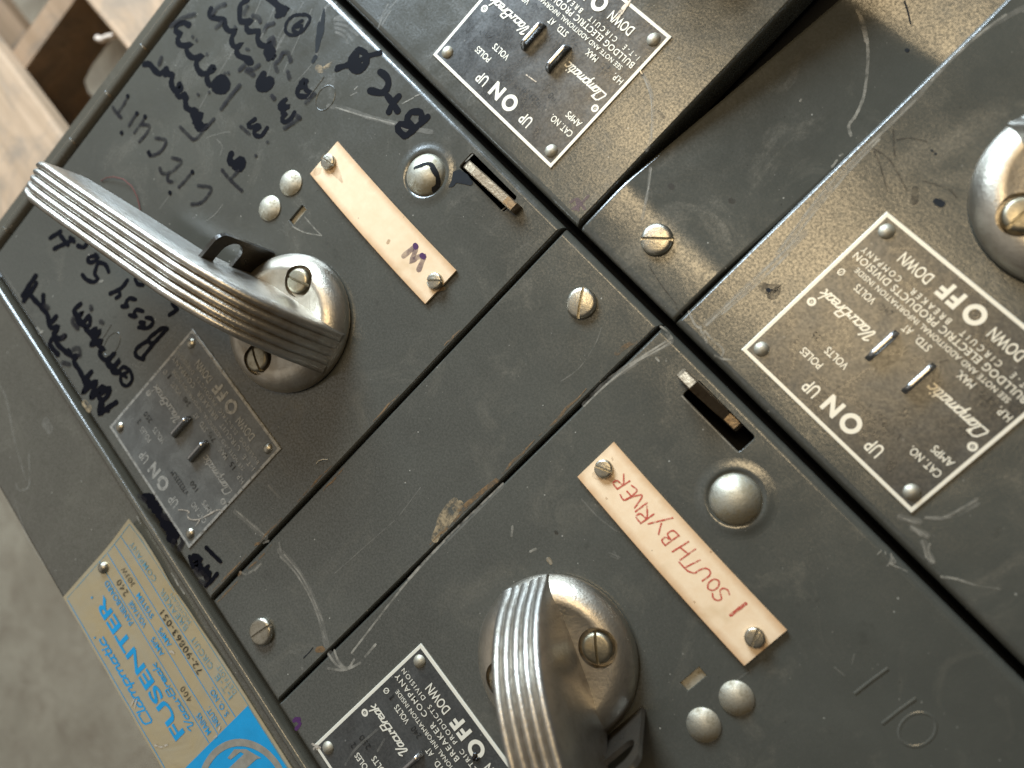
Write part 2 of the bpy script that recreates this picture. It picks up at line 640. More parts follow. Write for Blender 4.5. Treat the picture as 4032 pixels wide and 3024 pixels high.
def brushed():
    t = NT('tarnished_aluminium_sheet')
    n = t.noise(1, 4, .6, 0, t.mapping((60, 1400, 60)))
    b = t.noise(38, 5, .65, .8)
    col = t.mix(t.val(b, .38, .66), (.56, .50, .36), (.60, .49, .29))
    col = t.mix(t.math('MULTIPLY', t.specks(500, .9), .6), col, (.62, .60, .52))
    t.set(col=col, rough=t.val(n, .3, .7, .26, .40), metal=.80)
    b1 = t.bump(n, .18, .0001)
    b2 = t.n.new('ShaderNodeBump')
    b2.inputs['Strength'].default_value = .7
    b2.inputs['Distance'].default_value = .0012
    t.l.new(t.noise(55, 3, .5, .6), b2.inputs['Height'])
    t.l.new(b2.outputs['Normal'], b1.inputs['Normal'])
    return t.m


BRUSH = brushed()
BLUE = flat('blue_print', (.0, .245, .50), .38, .5, 0, .06, 200)
BLUEL = worn('blue_print_worn', (.012, .25, .48), .20, .40, 600, .95, .4)
BLUEF = worn('blue_print_faded', (.10, .26, .34), .25, .55, 500, .85, .4)
LOGO = flat('bare_sheet_logo', (.36, .34, .29), .42, .5, .6)


def wood(name, c1, c2):
    t = NT(name)
    v = t.mapping((7, 85, 85))
    g = t.noise(1, 6, .6, 1.2, v)
    b = t.noise(9, 4, .6)
    col = t.mix(t.val(g, .32, .68), c1, c2)
    col = t.mix(t.math('MULTIPLY', t.val(b, .4, .7), .45), col, tuple(x * .75 for x in c1))
    grey = t.math('MULTIPLY', t.val(t.noise(16, 5, .7, .8), .50, .64), .65)
    col = t.mix(grey, col, (c1[0] * .62, c1[1] * .74, c1[2] * .92))
    col = t.mix(t.math('MULTIPLY', t.val(t.noise(1, 3, .5, .4, t.mapping((5, 190, 190))), .60, .72), .55), col, tuple(x * .5 for x in c1))
    t.set(col=col, rough=.75, spec=.25)
    t.bump(g, .5, .0009)
    return t.m


WOOD = wood('pallet_wood', (.37, .25, .155), (.56, .39, .26))
WOOD2 = wood('pallet_stringer_wood', (.24, .15, .085), (.31, .20, .12))


def concrete():
    t = NT('stained_concrete')
    a = t.noise(9, 6, .65, .5)
    b = t.noise(45, 5, .65, .3)
    c = t.noise(500, 3, .6)
    col = t.mix(t.val(a, .35, .65), (.25, .205, .145), (.35, .295, .215))
    col = t.mix(t.math('MULTIPLY', t.val(b, .46, .72), .5), col, (.16, .115, .075))
    col = t.mix(t.math('MULTIPLY', t.val(c, .55, .7), .3), col, (.36, .33, .29))
    t.set(col=col, rough=.8, spec=.3)
    t.bump(t.math('ADD', b, c), .4, .002)
    return t.m


CONC = concrete()

# ------------------------------------------------------------------ setting: the floor
M = MB()
M.box(-3000, 3000, -3000, 3000, -280, -246)
tag(make('floor', M, [CONC]), kind='structure')

# ------------------------------------------------------------------ pallet under the panelboard
pal = thing('wooden_pallet', (-420, -160, -246), 'pale wooden pallet on the concrete floor underneath the grey panelboard', 'pallet')


def beam(M, x0, x1, y0, y1, z0, z1, r=2.5, mat=0):
    """box with eased top edges"""
    v, f = [], []
    rings = [(0, z0), (0, z1 - r), (r * .3, z1 - r * .3), (r, z1)]
    for i, z in rings:
        v += [(x0 + i, y0 + i, z), (x1 - i, y0 + i, z), (x1 - i, y1 - i, z), (x0 + i, y1 - i, z)]
    for k in range(3):
        for j in range(4):
            l = (j + 1) % 4
            f.append((k * 4 + j, k * 4 + l, k * 4 + 4 + l, k * 4 + 4 + j))
    f += [(12, 13, 14, 15), (3, 2, 1, 0)]
    M.add(v, f, mat)


for y0, y1 in ((-300, -193.4), (-120.5, -20), (40, 150), (215, 320)):
    M = MB()
    beam(M, -900, 250, y0, y1, -136, -122)
    make('deck_board', M, [WOOD], pal)
for x0 in (-576, -190, 190):
    # stringer with a rounded fork notch
    M = MB()
    prof = [(-310, -136.3), (-310, -226), (-196, -226), (-196, -206), (-191, -188), (-181, -177.5), (-168, -175), (-30, -175), (-14, -179), (-4, -190), (0, -206), (0, -226), (330, -226), (330, -136.3)]
    x1 = x0 + 21
    n = len(prof)
    M.add([(x0, y, z) for y, z in prof] + [(x1, y, z) for y, z in prof],
          [(i, (i + 1) % n, n + (i + 1) % n, n + i) for i in range(n)] + [tuple(reversed(range(n))), tuple(range(n, 2 * n))])
    make('stringer', M, [WOOD2], pal)
M = MB()
sp_ = [F('0', x, y, -128) for x, y in ((383, 150), (400, 158), (425, 146), (452, 140))]
M.tube(sp_, 2.2, 6)
make('splinter', M, [flat('pale_wood_splinter', (.62, .50, .40), .8)], pal)
for y0, y1 in ((-308, -218), (40, 130), (238, 328)):
    M = MB()
    beam(M, -900, 250, y0, y1, -246, -226.3)
    make('bottom_board', M, [WOOD2], pal)


# ------------------------------------------------------------------ sheet-metal helpers
def sheet(M, x0, x1, y0, y1, rx, ry, holes=(), z=0.0, wall=13.0, mat=0, prof=None, cr=0.0):
    """folded steel cover: flat face with holes, rolled edges, side walls"""
    outer = []
    ix0, ix1, iy0, iy1 = x0 + rx, x1 - rx, y0 + ry, y1 - ry
    outer = [(ix0, iy0), (ix1, iy0), (ix1, iy1), (ix0, iy1)]
    sgn = [(-1, -1), (1, -1), (1, 1), (-1, 1)]
    # flat face
    vs = [Vector(p) for p in outer]
    edges = [(i, (i + 1) % 4) for i in range(4)]
    loops = [list(range(4))]
    for h in holes:
        b = len(vs)
        vs += [Vector(p) for p in h]
        edges += [(b + i, b + (i + 1) % len(h)) for i in range(len(h))]
        loops.append(list(range(b, b + len(h))))
    bm = bmesh.new()
    bv = [bm.verts.new((p.x, p.y, z)) for p in vs]
    be = [bm.edges.new((bv[a], bv[b])) for a, b in edges]
    bmesh.ops.triangle_fill(bm, use_beauty=True, use_dissolve=False, edges=be, normal=(0, 0, 1))
    bm.verts.index_update()
    V = [v.co.copy() for v in bm.verts]
    Fc = []
    for f in bm.faces:
        idx = [v.index for v in f.verts]
        if f.normal.z < 0:
            idx.reverse()
        Fc.append(tuple(idx))
    bm.free()
    M.add(V, Fc, mat, False)
    # rolled edges
    vs, fs = [], []
    K = 6
    for k in range(K + 1):
        t = math.pi / 2 * k / K
        for (px_, py_), (sx, sy) in zip(outer, sgn):
            vs.append((px_ + sx * rx * math.sin(t), py_ + sy * ry * math.sin(t), z - ry * (1 - math.cos(t))))
    for (px_, py_), (sx, sy) in zip(outer, sgn):
        vs.append((px_ + sx * rx, py_ + sy * ry, z - wall))
    for k in range(K + 1):
        for j in range(4):
            l = (j + 1) % 4
            fs.append((k * 4 + l, k * 4 + j, k * 4 + 4 + j, k * 4 + 4 + l))
    # separate the four sides so that they shade as folds
    for j in range(4):
        l = (j + 1) % 4
        sv, sf = [], []
        for k in range(K + 2):
            sv += [vs[k * 4 + j], vs[k * 4 + l]]
        for k in range(K + 1):
            sf.append((2 * k, 2 * k + 2, 2 * k + 3, 2 * k + 1))
        M.add(sv, sf, mat, True)
    # punched hole walls
    for h in holes:
        n = len(h)
        cx = sum(p[0] for p in h) / n
        cy = sum(p[1] for p in h) / n
        lay = [(0, 0), (.12, -.05), (.25, -.3), (.25, -1.8)]
        vs, fs = [], []
        for ins, dz in lay:
            for p in h:
                d = Vector((cx - p[0], cy - p[1]))
                d.normalize()
                vs.append((p[0] + d.x * ins, p[1] + d.y * ins, z + dz))
        for k in range(len(lay) - 1):
            for i in range(n):
                j = (i + 1) % n
                fs.append((k * n + i, k * n + j, (k + 1) * n + j, (k + 1) * n + i))
        M.add(vs, fs, mat, False)


def rrect(x0, x1, y0, y1, r, n=4):
    P = []
    for cx, cy, a0 in ((x1 - r, y1 - r, 0), (x0 + r, y1 - r, 90), (x0 + r, y0 + r, 180), (x1 - r, y0 + r, 270)):
        for k in range(n + 1):
            a = math.radians(a0 + 90 * k / n)
            P.append((cx + r * math.cos(a), cy + r * math.sin(a)))
    return P


def circle(cx, cy, r, n=28):
    return [(cx + r * math.cos(2 * math.pi * i / n), cy + r * math.sin(2 * math.pi * i / n)) for i in range(n)]


def cap_profile(R, h, edge=.5, n=9):
    """low domed rivet head"""
    rs = (R * R + h * h) / (2 * h)
    a1 = math.asin(R / rs)
    out = [(R, 0), (R, edge)]
    for k in range(1, n):
        a = a1 * (1 - k / n)
        out.append((rs * math.sin(a), edge + rs * math.cos(a) - (rs - h)))
    out.append((.02, edge + h))
    return out


def rivet_mesh(name, R, h, mat, edge=.5):
    M = MB()
    M.lathe(0, 0, cap_profile(R, h, edge), 36, 0)
    return mesh_of(M, name, [mat], sharp=50)


def screw_mesh(name, R, h, slot_w, mat, flatness=.55):
    """slotted cheese head with an eased edge"""
    b = MB()
    pr = [(R * .995, -1.0), (R, 0), (R, h * flatness)]
    for k in range(1, 7):
        t = math.pi / 2 * k / 6
        pr.append((R - R * .34 * (1 - math.cos(t)) if k < 6 else R * .66, h * flatness + h * (1 - flatness) * .8 * math.sin(t)))
    pr += [(R * .3, h * .985), (.05, h)]
    b.lathe(0, 0, pr, 40, 0, True, True)
    c = MB()
    c.box(-R * 1.3, R * 1.3, -slot_w / 2, slot_w / 2, h * .35, h * 2)
    me = boolean_mesh(b, [c])
    me.name = name
    me.materials.clear()
    me.materials.append(mat)
    for p in me.polygons:
        p.material_index = 0
        p.use_smooth = True
    me.set_sharp_from_angle(angle=math.radians(32))
    return me


ME_SMALL = rivet_mesh('small_rivet', 5.0, 1.7, ZINC, .5)
ME_PIN = rivet_mesh('nameplate_rivet', 2.25, 1.1, ZINC, .35)
ME_PINA = rivet_mesh('nameplate_rivet', 2.1, 1.1, SCREW, .35)
ME_DOME = rivet_mesh('dome_rivet', 7.6, 3.4, DOME, .7)
ME_FSCREW = screw_mesh('cover_screw', 5.15, 2.4, .95, SCREW, .35)
ME_LSCREW = screw_mesh('label_screw', 2.95, 1.9, .8, SCREW, .6)
ME_HSCREW = screw_mesh('hub_screw', 4.75, 2.9, .95, SCREWD, .45)

# ------------------------------------------------------------------ enclosure (frame, trim, hinge, rating plate)
enc = thing('panelboard_enclosure', (-90, -60, -122), 'grey steel panelboard frame around the switches, with a tarnished blue printed rating plate', 'electrical panel')
M = MB()
M.box(-296, 160, -203, 300, -122, -17)              # near-black colour stands in for the shade inside the gaps
make('inner_box', M, [DARK], enc)
M = MB()
# trim: rounded lip beside the doors, flat strip, outer edge
tp = [(-199.0, -18), (-199.0, -2.0)]
for k in range(0, 9):
    a = math.pi * k / 8
    tp.append((-200.9 - 1.9 * -math.cos(a) * -1, -1.4 + 1.9 * math.sin(a)))
tp = [(-199.0, -18)] + [(-200.6 + 1.6 * math.cos(math.pi * k / 10), -1.4 + 1.5 * math.sin(math.pi * k / 10)) for k in range(11)] + \
     [(-202.6, -1.5), (-206, -1.62), (-230, -1.55), (-254.6, -1.6), (-255.8, -1.9), (-256.6, -2.7), (-256.9, -4), (-256.9, -122)]
X0, X1 = -330, 200
N = 24
vs = [(X0 + (X1 - X0) * i / N, y, z) for i in range(N + 1) for y, z in tp]
n = len(tp)
M.add(vs, [(i * n + j, (i + 1) * n + j, (i + 1) * n + j + 1, i * n + j + 1) for i in range(N) for j in range(n - 1)], 0, True)
M.strokes('o', [[(90, 100), (110, 180), (160, 320), (260, 480)]], 9, .1, 2, -1.6)
M.strokes('e', [[(5, 1030), (45, 1120), (85, 1330), (135, 1520), (170, 1640)]], 13, .1, 2, -1.6)
M.strokes('o', [[(170, -160), (172, 0), (150, 40), (110, 40), (95, 10)]], 13, .1, 2, -1.6)
M.strokes('e', [[(300, 1270), (325, 1310)]], 60, .1, 2, -1.6)
M.strokes('e', [[(565, 1140), (590, 1180)]], 46, .12, 3, -1.6)
M.strokes('q', [[(1460, 110), (1490, 170)], [(1910, 850), (1960, 930), (2000, 1010)], [(2020, 1030), (2080, 1120)]], 22, .1, 1, -1.55)
make('trim', M, [PAINT2, SCR, SCRF, TAN], enc, sharp=40)
M = MB()
M.box(-330, -306.5, -206, 320, -122, -16)
make('side_flange', M, [PAINT2], enc)
# piano hinge along the far edge of the doors
hy = [F('0', x, y, 1.5)[1] for x, y in ((24, 910), (283, 555), (422, 368), (561, 181))]
hy = [-235, hy[0], hy[1], hy[2], hy[3]]
while hy[-1] < 200:
    hy.append(hy[-1] + (hy[4] - hy[2]) / 2)
for i in range(len(hy) - 1):
    M = MB()
    a, b = hy[i] + .32, hy[i + 1] - .32
    q = [(-302.2, a + .5, -1.6), (-302.2, b - .5, -1.6)]
    M.tube([(-302.2, a, -1.6), (-302.2, a + .01, -1.6), (-302.2, b - .01, -1.6), (-302.2, b, -1.6)], 3.25, 22)
    M.tube([(-302.2, a - .3, -1.6), (-302.2, b + .3, -1.6)], 2.7, 14, 1)
    make('hinge_knuckle', M, [PAINT2, TABM], enc, sharp=50)

# rating plate
bp = MB()
bx0, bx1, by0, by1 = -153.4, 20.0, -254.9, -205.4
nx, ny = 70, 14


def bz(x, y):
    """the corner of the plate is bent up and its edge waves"""
    t = max(0, (y + 222) / 16.6)
    e = math.exp(-((x + 138) / 26) ** 2) * 2.0 + .9 * math.exp(-((x + 112) / 9) ** 2) + .5 * math.exp(-((x + 90) / 16) ** 2)
    k = max(0, (-143 - x) / 10) * max(0, (y + 225) / 20) * 1.4
    return -1.05 + min(t, 1.2) ** 1.6 * e * .55 + k + .05 * math.sin(x * .31) * math.sin(y * .23)


gv = []
for i in range(nx + 1):
    for j in range(ny + 1):
        x = bx0 + (bx1 - bx0) * i / nx
        y = by0 + (by1 - by0) * j / ny
        xx, yy = x, y
        if j == ny:
            yy -= .9 * math.exp(-((x + 120) / 8) ** 2) + .5 * math.exp(-((x + 100) / 10) ** 2)
        gv.append((xx, yy, bz(x, y)))
for (dz, flip) in ((0, False), (-.35, True)):
    fs = []
    for i in range(nx):
        for j in range(ny):
            q = (i * (ny + 1) + j, (i + 1) * (ny + 1) + j, (i + 1) * (ny + 1) + j + 1, i * (ny + 1) + j + 1)
            fs.append(tuple(reversed(q)) if flip else q)
    bp.add([(x, y, z + dz) for x, y, z in gv], fs, 0, True)
ring_idx = [i * (ny + 1) for i in range(nx + 1)] + [nx * (ny + 1) + j for j in range(1, ny + 1)] + [i * (ny + 1) + ny for i in range(nx - 1, -1, -1)] + [j for j in range(ny - 1, 0, -1)]
b = len(bp.v)
bp.v += [gv[i] for i in ring_idx] + [(gv[i][0], gv[i][1], gv[i][2] - .35) for i in ring_idx]
nr = len(ring_idx)
for i in range(nr):
    bp.f.append((b + i, b + nr + i, b + nr + (i + 1) % nr, b + (i + 1) % nr))
    bp.m.append(0)
    bp.s.append(False)
plate = make('rating_plate', bp, [BRUSH], enc, sharp=60)


def drape(M, dz=.06):
    """press the flat print of the rating plate onto its bent surface"""
    M.v = [(x, y, bz(x, y) + dz + z) for x, y, z in M.v]


pr = MB()


def hline(M, y, xa, xb, w, mat):
    n = 30
    M.lift += .0012
    for i in range(n):
        a, b2 = xa + (xb - xa) * i / n, xa + (xb - xa) * (i + 1) / n
        M.poly([(a, y - w / 2, M.lift), (b2, y - w / 2, M.lift), (b2, y + w / 2, M.lift), (a, y + w / 2, M.lift)], mat)


def vline(M, x, ya, yb, w, mat):
    n = 16
    M.lift += .0012
    for i in range(n):
        a, b2 = ya + (yb - ya) * i / n, ya + (yb - ya) * (i + 1) / n
        M.poly([(x - w / 2, a, M.lift), (x + w / 2, a, M.lift), (x + w / 2, b2, M.lift), (x - w / 2, b2, M.lift)], mat)


for y in (-230.2, -224.7, -219.2, -214.2):
    hline(pr, y, -151.6, -64.3, .33, 1)
hline(pr, -206.7, -151.9, 15, .33, 2)
hline(pr, -253.6, -151.0, 15, .33, 1)
vline(pr, -151.6, -253.6, -206.7, .33, 2)
# blue field with ring and monogram left bare
pr.lift += .0012
n = 10
for i in range(n):
    for j in range(10):
        xa, xb = -64.0 + 78 * i / n, -64.0 + 78 * (i + 1) / n
        ya, yb = -253.4 + 46.4 * j / 10, -253.4 + 46.4 * (j + 1) / 10
        pr.poly([(xa, ya, pr.lift), (xb, ya, pr.lift), (xb, yb, pr.lift), (xa, yb, pr.lift)], 0)
ring(pr, -39.5, -230.2, 19.2, 21.8, .07, 3, 60)
pr.lift += .004
for poly in ([(1220, 1190), (1285, 1105), (1345, 1130), (1250, 1205)], [(1285, 1105), (1400, 1105), (1380, 1150), (1345, 1130)],
             [(1400, 1105), (1545, 1190), (1500, 1200), (1380, 1150)], [(1380, 1150), (1500, 1200), (1200, 1470), (1040, 1470)]):
    q = [F('p', x, y, -1) for x, y in poly]
    ar = sum(q[i][0] * q[(i + 1) % 4][1] - q[(i + 1) % 4][0] * q[i][1] for i in range(4))
    if ar < 0:
        q.reverse()
    pr.poly([(x, y, .08 + pr.lift) for x, y, z in q], 3)
put_script(pr, 'Clampmatic', -86.0, -127.0, -247.6, 2.15, 0, 0, .34, .42)
put_text(pr, 'FUSENTER', -74.0, -140.0, -239.9, 6.0, 0, 0, 1.0, .022)
put_script(pr, 'Vacu.Break', -72.3, -102.5, -232.0, 1.5, 0, 1, .32, .42)
ring(pr, -129.6, -251.2, .1, .45, 0, 1, 12)
ring(pr, -143.0, -242.4, .1, .5, 0, 1, 12)
put_text(pr, 'PANELBOARD', -121.5, -143.2, -232.4, 2.5, 0, 1, 1.0, .006)
put_text(pr, 'MAINS', -66.8, -75.5, -227.8, 2.5, 0, 1, 1.0, .006)
put_text(pr, 'AMPS', -102.5, -110.9, -227.5, 2.4, 0, 1, 1.0, .006)
put_text(pr, 'VOLTAGE', -116.6, -128.8, -227.5, 2.4, 0, 1, 1.0, .006)
put_text(pr, 'NEUT.', -66.6, -74.4, -222.5, 2.4, 0, 1, 1.0, .006)
put_text(pr, 'AMPS', -102.9, -111.4, -222.3, 2.4, 0, 1, 1.0, .006)
put_text(pr, 'SYSTEM', -116.9, -128.6, -222.4, 2.4, 0, 1, 1.0, .006)
put_text(pr, 'S. O. NO.', -66.9, -78.8, -216.8, 2.4, 0, 1, 1.0, .006)
put_text(pr, 'I-T-E', -70.6, -81.0, -211.4, 2.6, 0, 2, 1.1, .006)
put_text(pr, 'CIRCUIT', -84.3, -98.8, -211.5, 2.6, 0, 2, 1.1, .006)
put_text(pr, 'BREAKER', -102.7, -122.0, -211.7, 2.6, 0, 2, 1.1, .004)
put_text(pr, 'COMPANY', -126.8, -146.2, -211.9, 2.6, 0, 2, 1.1, .002)
put_text(pr, 'DETROIT', -70.7, -83.1, -208.6, 1.9, 0, 2, 1.15)
put_text(pr, 'MICHIGAN', -103.4, -117.5, -208.7, 1.9, 0, 2, 1.1)
put_text(pr, '400', -81.2, -87.6, -227.6, 2.5, 0, 4, 1.25)
put_text(pr, '240', -132.0, -139.3, -227.2, 2.8, 0, 4, 1.2)
put_text(pr, '3\u00d83W', -132.6, -141.6, -222.1, 2.2, 0, 4, 1.1)
put_text(pr, '72-90863-051', -86.3, -115.6, -217.0, 2.9, 0, 4, 1.15, .008)
pr.strokes('p', [[(500, 1075), (560, 1090), (620, 1070)], [(645, 165), (685, 185), (660, 160)], [(270, 690), (300, 620)], [(300, 710), (320, 640)], [(1080, 1000), (1100, 985)], [(1120, 930), (1130, 900)]], 16, .02, 5, 0)
drape(pr)
make('printing', pr, [BLUE, BLUEL, BLUEF, LOGO, STAMP, SCRB], plate)
link('nameplate_rivet', rivet_mesh('plate_rivet', 2.5, 1.7, SCREW, .4), (-148.2, -229.8, -1.0), plate)

# ------------------------------------------------------------------ parts shared by the switch units
def build_hub_lever():
    """cast handle at the origin, lever along +x: round hub with two counterbores, ribbed arched lever"""
    hub = MB()
    pr_ = [(26.3, .8), (26.4, 1.4), (26.2, 2.6), (25.6, 4.0), (24.6, 5.4), (23.2, 6.7), (21.6, 7.7), (20.2, 8.25), (19.2, 8.4), (18.3, 8.3), (17.0, 7.95), (12, 7.7), (5, 7.7), (.3, 7.7)]
    hub.lathe(0, 0, pr_, 72, 0, True, True)
    cut = []
    for sg in (1, -1):
        c = MB()
        c.lathe(0, sg * 16.4, [(6.05, 4.6), (6.05, 14)], 40, 0, True, True)
        cut.append(c)
    hm = boolean_mesh(hub, cut)
    top = [(-25.2, 4.6), (-23.6, 7.5), (-21.5, 12.2), (-19, 17.0), (-16, 21.6), (-12.5, 26.0), (-8.5, 30.2), (-4, 33.9), (1, 36.8), (7, 39.2), (14, 41.2), (22, 42.4), (35, 42.6),
           (50, 42.7), (65, 42.7), (80, 42.5), (92, 42.0), (100, 41.4), (104, 40.6), (106.4, 39.2), (107.8, 37.0), (108.4, 34.0)]
    botp = [(-26, 3), (24, 3), (27, 7), (31, 13), (37, 17.2), (50, 18.0), (64, 18.8), (80, 20.5), (95, 23.0), (104, 26.0), (107, 28.5), (108.4, 31.0)]

    def interp(tab, s):
        for (a, za), (b_, zb) in zip(tab, tab[1:]):
            if s <= b_:
                t = (s - a) / (b_ - a)
                t = t * 1.0
                return za + (zb - za) * max(0, min(1, t))
        return tab[-1][1]
    st = []
    for (a, za), (b_, zb) in zip(top, top[1:]):
        k = max(1, int((b_ - a) / 2.5))
        for i in range(k):
            st.append(a + (b_ - a) * i / k)
    st.append(top[-1][0])
    LV = MB()
    hw = 8.05
    R = 5
    Kn = 8
    rows = []
    for s in st:
        zt, zb = interp(top, s), interp(botp, s)
        zb = min(zb, zt - 1.2)
        t = max(0, min(1, (26 - abs(s)) / 14))
        wb = hw + .2 + 1.7 * t
        fin = 1.0 if s < 102 else max(.55, 1 - (s - 102) / 22)
        root = min(1, max(0.0, (s + 25.6) / 4))
        row = [(s, -wb * fin, zb), (s, (-hw - .15 - 1.5 * t * .25) * fin, zb + (zt - zb) * .62)]
        for i in range(R * Kn + 1):
            u = i / (R * Kn)
            ph = (u * R) % 1.0
            if i == R * Kn:
                ph = 1.0
            prof = (abs(math.sin(math.pi * ph))) ** .62
            row.append((s - .35 * (1 - prof) * 0, (-hw + 2 * hw * u) * fin, zt - 1.55 * (1 - prof) * (.35 + .65 * root)))
        row += [(s, (hw + .15 + 1.5 * t * .25) * fin, zb + (zt - zb) * .62), (s, wb * fin, zb)]
        rows.append(row)
    n = len(rows[0])
    vs = [p for r_ in rows for p in r_]
    fs = []
    for i in range(len(rows) - 1):
        for j in range(n):
            k = (j + 1) % n
            fs.append((i * n + j, i * n + k, (i + 1) * n + k, (i + 1) * n + j))
    fs.append(tuple(range(n)))
    fs.append(tuple(reversed(range((len(rows) - 1) * n, len(rows) * n))))
    LV.add(vs, [tuple(reversed(f)) for f in fs], 0, True)
    out = MB()
    out.take(hm, Matrix.Scale(1000, 4), 1, True)
    out.add(LV.v, LV.f, 0, True)
    me = mesh_of(out, 'switch_handle', [ALU, ALUH], sharp=42)
    return me


ME_HANDLE = build_hub_lever()


def handle(parent, cx, cy, ang, slots):
    h = link('switch_handle', ME_HANDLE, (cx, cy, 0), parent, ang)
    for sg, sl in zip((1, -1), slots):
        o = link('screw', ME_HSCREW, (0, 0, 0))
        o.parent = h
        o.location = (0, sg * 16.4 * S, 6.5 * S)
        o.rotation_euler = (0, 0, sl - ang)
    return h


def nameplate(parent, x0, x1, y0, y1, kind, let, stamp, black, pin, cat_no, extra=()):
    """etched plate: text runs towards -X from x1 to x0; its foot is at y1"""
    w, hgt = x1 - x0, y1 - y0
    kx, ky = w / 65.0, hgt / 56.0
    M = MB()
    zt = .55
    e = 1.15
    M.box(x0, x1, y0, y1, .03, zt - .12, 1)
    # face and border (the border is bare metal)
    M.poly([(x0 + e, y0 + e, zt), (x1 - e, y0 + e, zt), (x1 - e, y1 - e, zt), (x0 + e, y1 - e, zt)], 0)
    o4 = [(x0, y0, zt - .12), (x1, y0, zt - .12), (x1, y1, zt - .12), (x0, y1, zt - .12)]
    a4 = [(x0 + .15, y0 + .15, zt), (x1 - .15, y0 + .15, zt), (x1 - .15, y1 - .15, zt), (x0 + .15, y1 - .15, zt)]
    i4 = [(x0 + e, y0 + e, zt), (x1 - e, y0 + e, zt), (x1 - e, y1 - e, zt), (x0 + e, y1 - e, zt)]
    for j in range(4):
        k = (j + 1) % 4
        M.poly([o4[j], o4[k], a4[k], a4[j]], 1)
        M.poly([a4[j], a4[k], i4[k], i4[j]], 1)
    p = make('nameplate', M, [black, let], parent, sharp=None)
    T = MB()
    z = zt + .03

    def X(a):
        return x1 - a * kx

    def Y(b_):
        return y1 - b_ * ky

    def tx(s, a0, a1, b_, h, mat=0, sp=1.0, bold=.008):
        put_text(T, s, X(a0), X(a1), Y(b_), h * ky, z, mat, sp, bold)
    tx('UP', 16.9, 21.4, 50.2, 4.0, 0, 1, .012)
    tx('UP', 40.5, 45.0, 50.2, 4.0, 0, 1, .012)
    ring(T, X(28.2), Y(49.7), 1.6, 2.95, z, 0, 36)
    tx('N', 32.6, 37.5, 49.7, 5.3, 0, 1, .045)
    tx('CAT. NO.', 2.6, 12.9, 43.6, 2.3)
    tx('POLES', 45.5, 52.8, 43.9, 2.3)
    tx('AMPS', 2.6, 9.2, 39.3, 2.3)
    tx('VOLTS', 40.4, 48.1, 39.2, 2.3)
    for a, b_ in ((2.9, 32.2), (61.0, 32.2)):
        ring(T, X(a), Y(b_), .62, 1.3, z, 0, 24)
        tx('R', a - .3, a + .35, b_, .75, 0)
    put_script(T, 'Clampmatic', X(2.8), X(21.6), Y(26.6), 1.75 * ky, z, 0, .27, .40)
    put_script(T, 'Vacu.Break', X(41.2), X(60.6), Y(26.9), 1.75 * ky, z, 0, .27, .40)
    tx('H.P.', 2.0, 6.0, 20.6, 2.2)
    tx('MAX.', 14.3, 19.6, 20.4, 2.2)
    tx('STD.', 29.0, 33.9, 20.7, 2.2)
    tx('AT', 35.6, 38.2, 20.6, 2.2)
    tx('VOLTS', 48.7, 55.5, 20.9, 2.2)
    tx('\u00d8', 60.4, 62.3, 20.6, 2.2)
    tx('SEE NOTE AND ADDITIONAL INFORMATION INSIDE', 5.6, 59, 17.4, 1.6, 0, 1.06, .004)
    if kind == 1:
        tx('I-T-E  CIRCUIT  BREAKER  COMPANY', 2.4, 63.0, 14.0, 2.1, 0, 1.25, .006)
        tx('BULLDOG  ELECTRIC  PRODUCTS  DIVISION', 2.8, 62.8, 10.9, 1.7, 0, 1.3, .004)
    else:
        tx('BULLDOG ELECTRIC PRODUCTS DIVISION', 3.0, 62.3, 14.5, 2.2, 0, 1.1, .008)
        tx('I - T - E', 3.4, 10.2, 11.7, 1.8, 0, 1.2)
        tx('CIRCUIT', 13.8, 27.0, 11.8, 1.8, 0, 1.75)
        tx('BREAKER', 30.8, 44.2, 11.9, 1.8, 0, 1.6)
        tx('COMPANY', 48.2, 62.0, 11.9, 1.8, 0, 1.5)
    tx('DOWN', 11.6, 22.0, 6.8, 3.5, 0, 1, .012)
    tx('DOWN', 42.6, 53.0, 6.8, 3.5, 0, 1, .012)
    ring(T, X(27.9), Y(6.2), 1.6, 2.95, z, 0, 36)
    tx('F', 32.7, 35.7, 6.3, 5.2, 0, 1, .045)
    tx('F', 36.5, 39.5, 6.2, 5.2, 0, 1, .045)
    tx(cat_no, 16.6, 28.6, 43.2, 2.2, 1, 1.1, 0)
    tx('100', 14.6, 18.9, 38.8, 2.2, 1, 1.1, 0)
    tx('2', 54.9, 56.2, 43.0, 2.2, 1, 1, 0)
    tx('250', 51.2, 56.2, 38.6, 2.2, 1, 1.1, 0)
    tx('15', 9.0, 11.6, 20.2, 2.2, 1, 1.1, 0)
    tx('7\u00bd', 23.4, 27.6, 20.4, 2.2, 1, 1.1, 0)
    tx('240', 42.6, 46.6, 20.5, 2.2, 1, 1.1, 0)
    if kind == 1:
        tx('1', 58.2, 58.9, 20.4, 2.2, 1, 1, 0)
    for f_, lst, w_, mi, tp_ in extra:
        T.strokes(f_, lst, w_, z + .03, mi, 0, tp_)
    make('lettering', T, [let, stamp, SCRB, SCRF], p)
    for a, b_ in ((4.1, 51.8), (60.9, 51.8), (4.1, 4.2), (60.9, 4.2)):
        link('rivet', pin, (X(a), Y(b_), zt - .2), p)
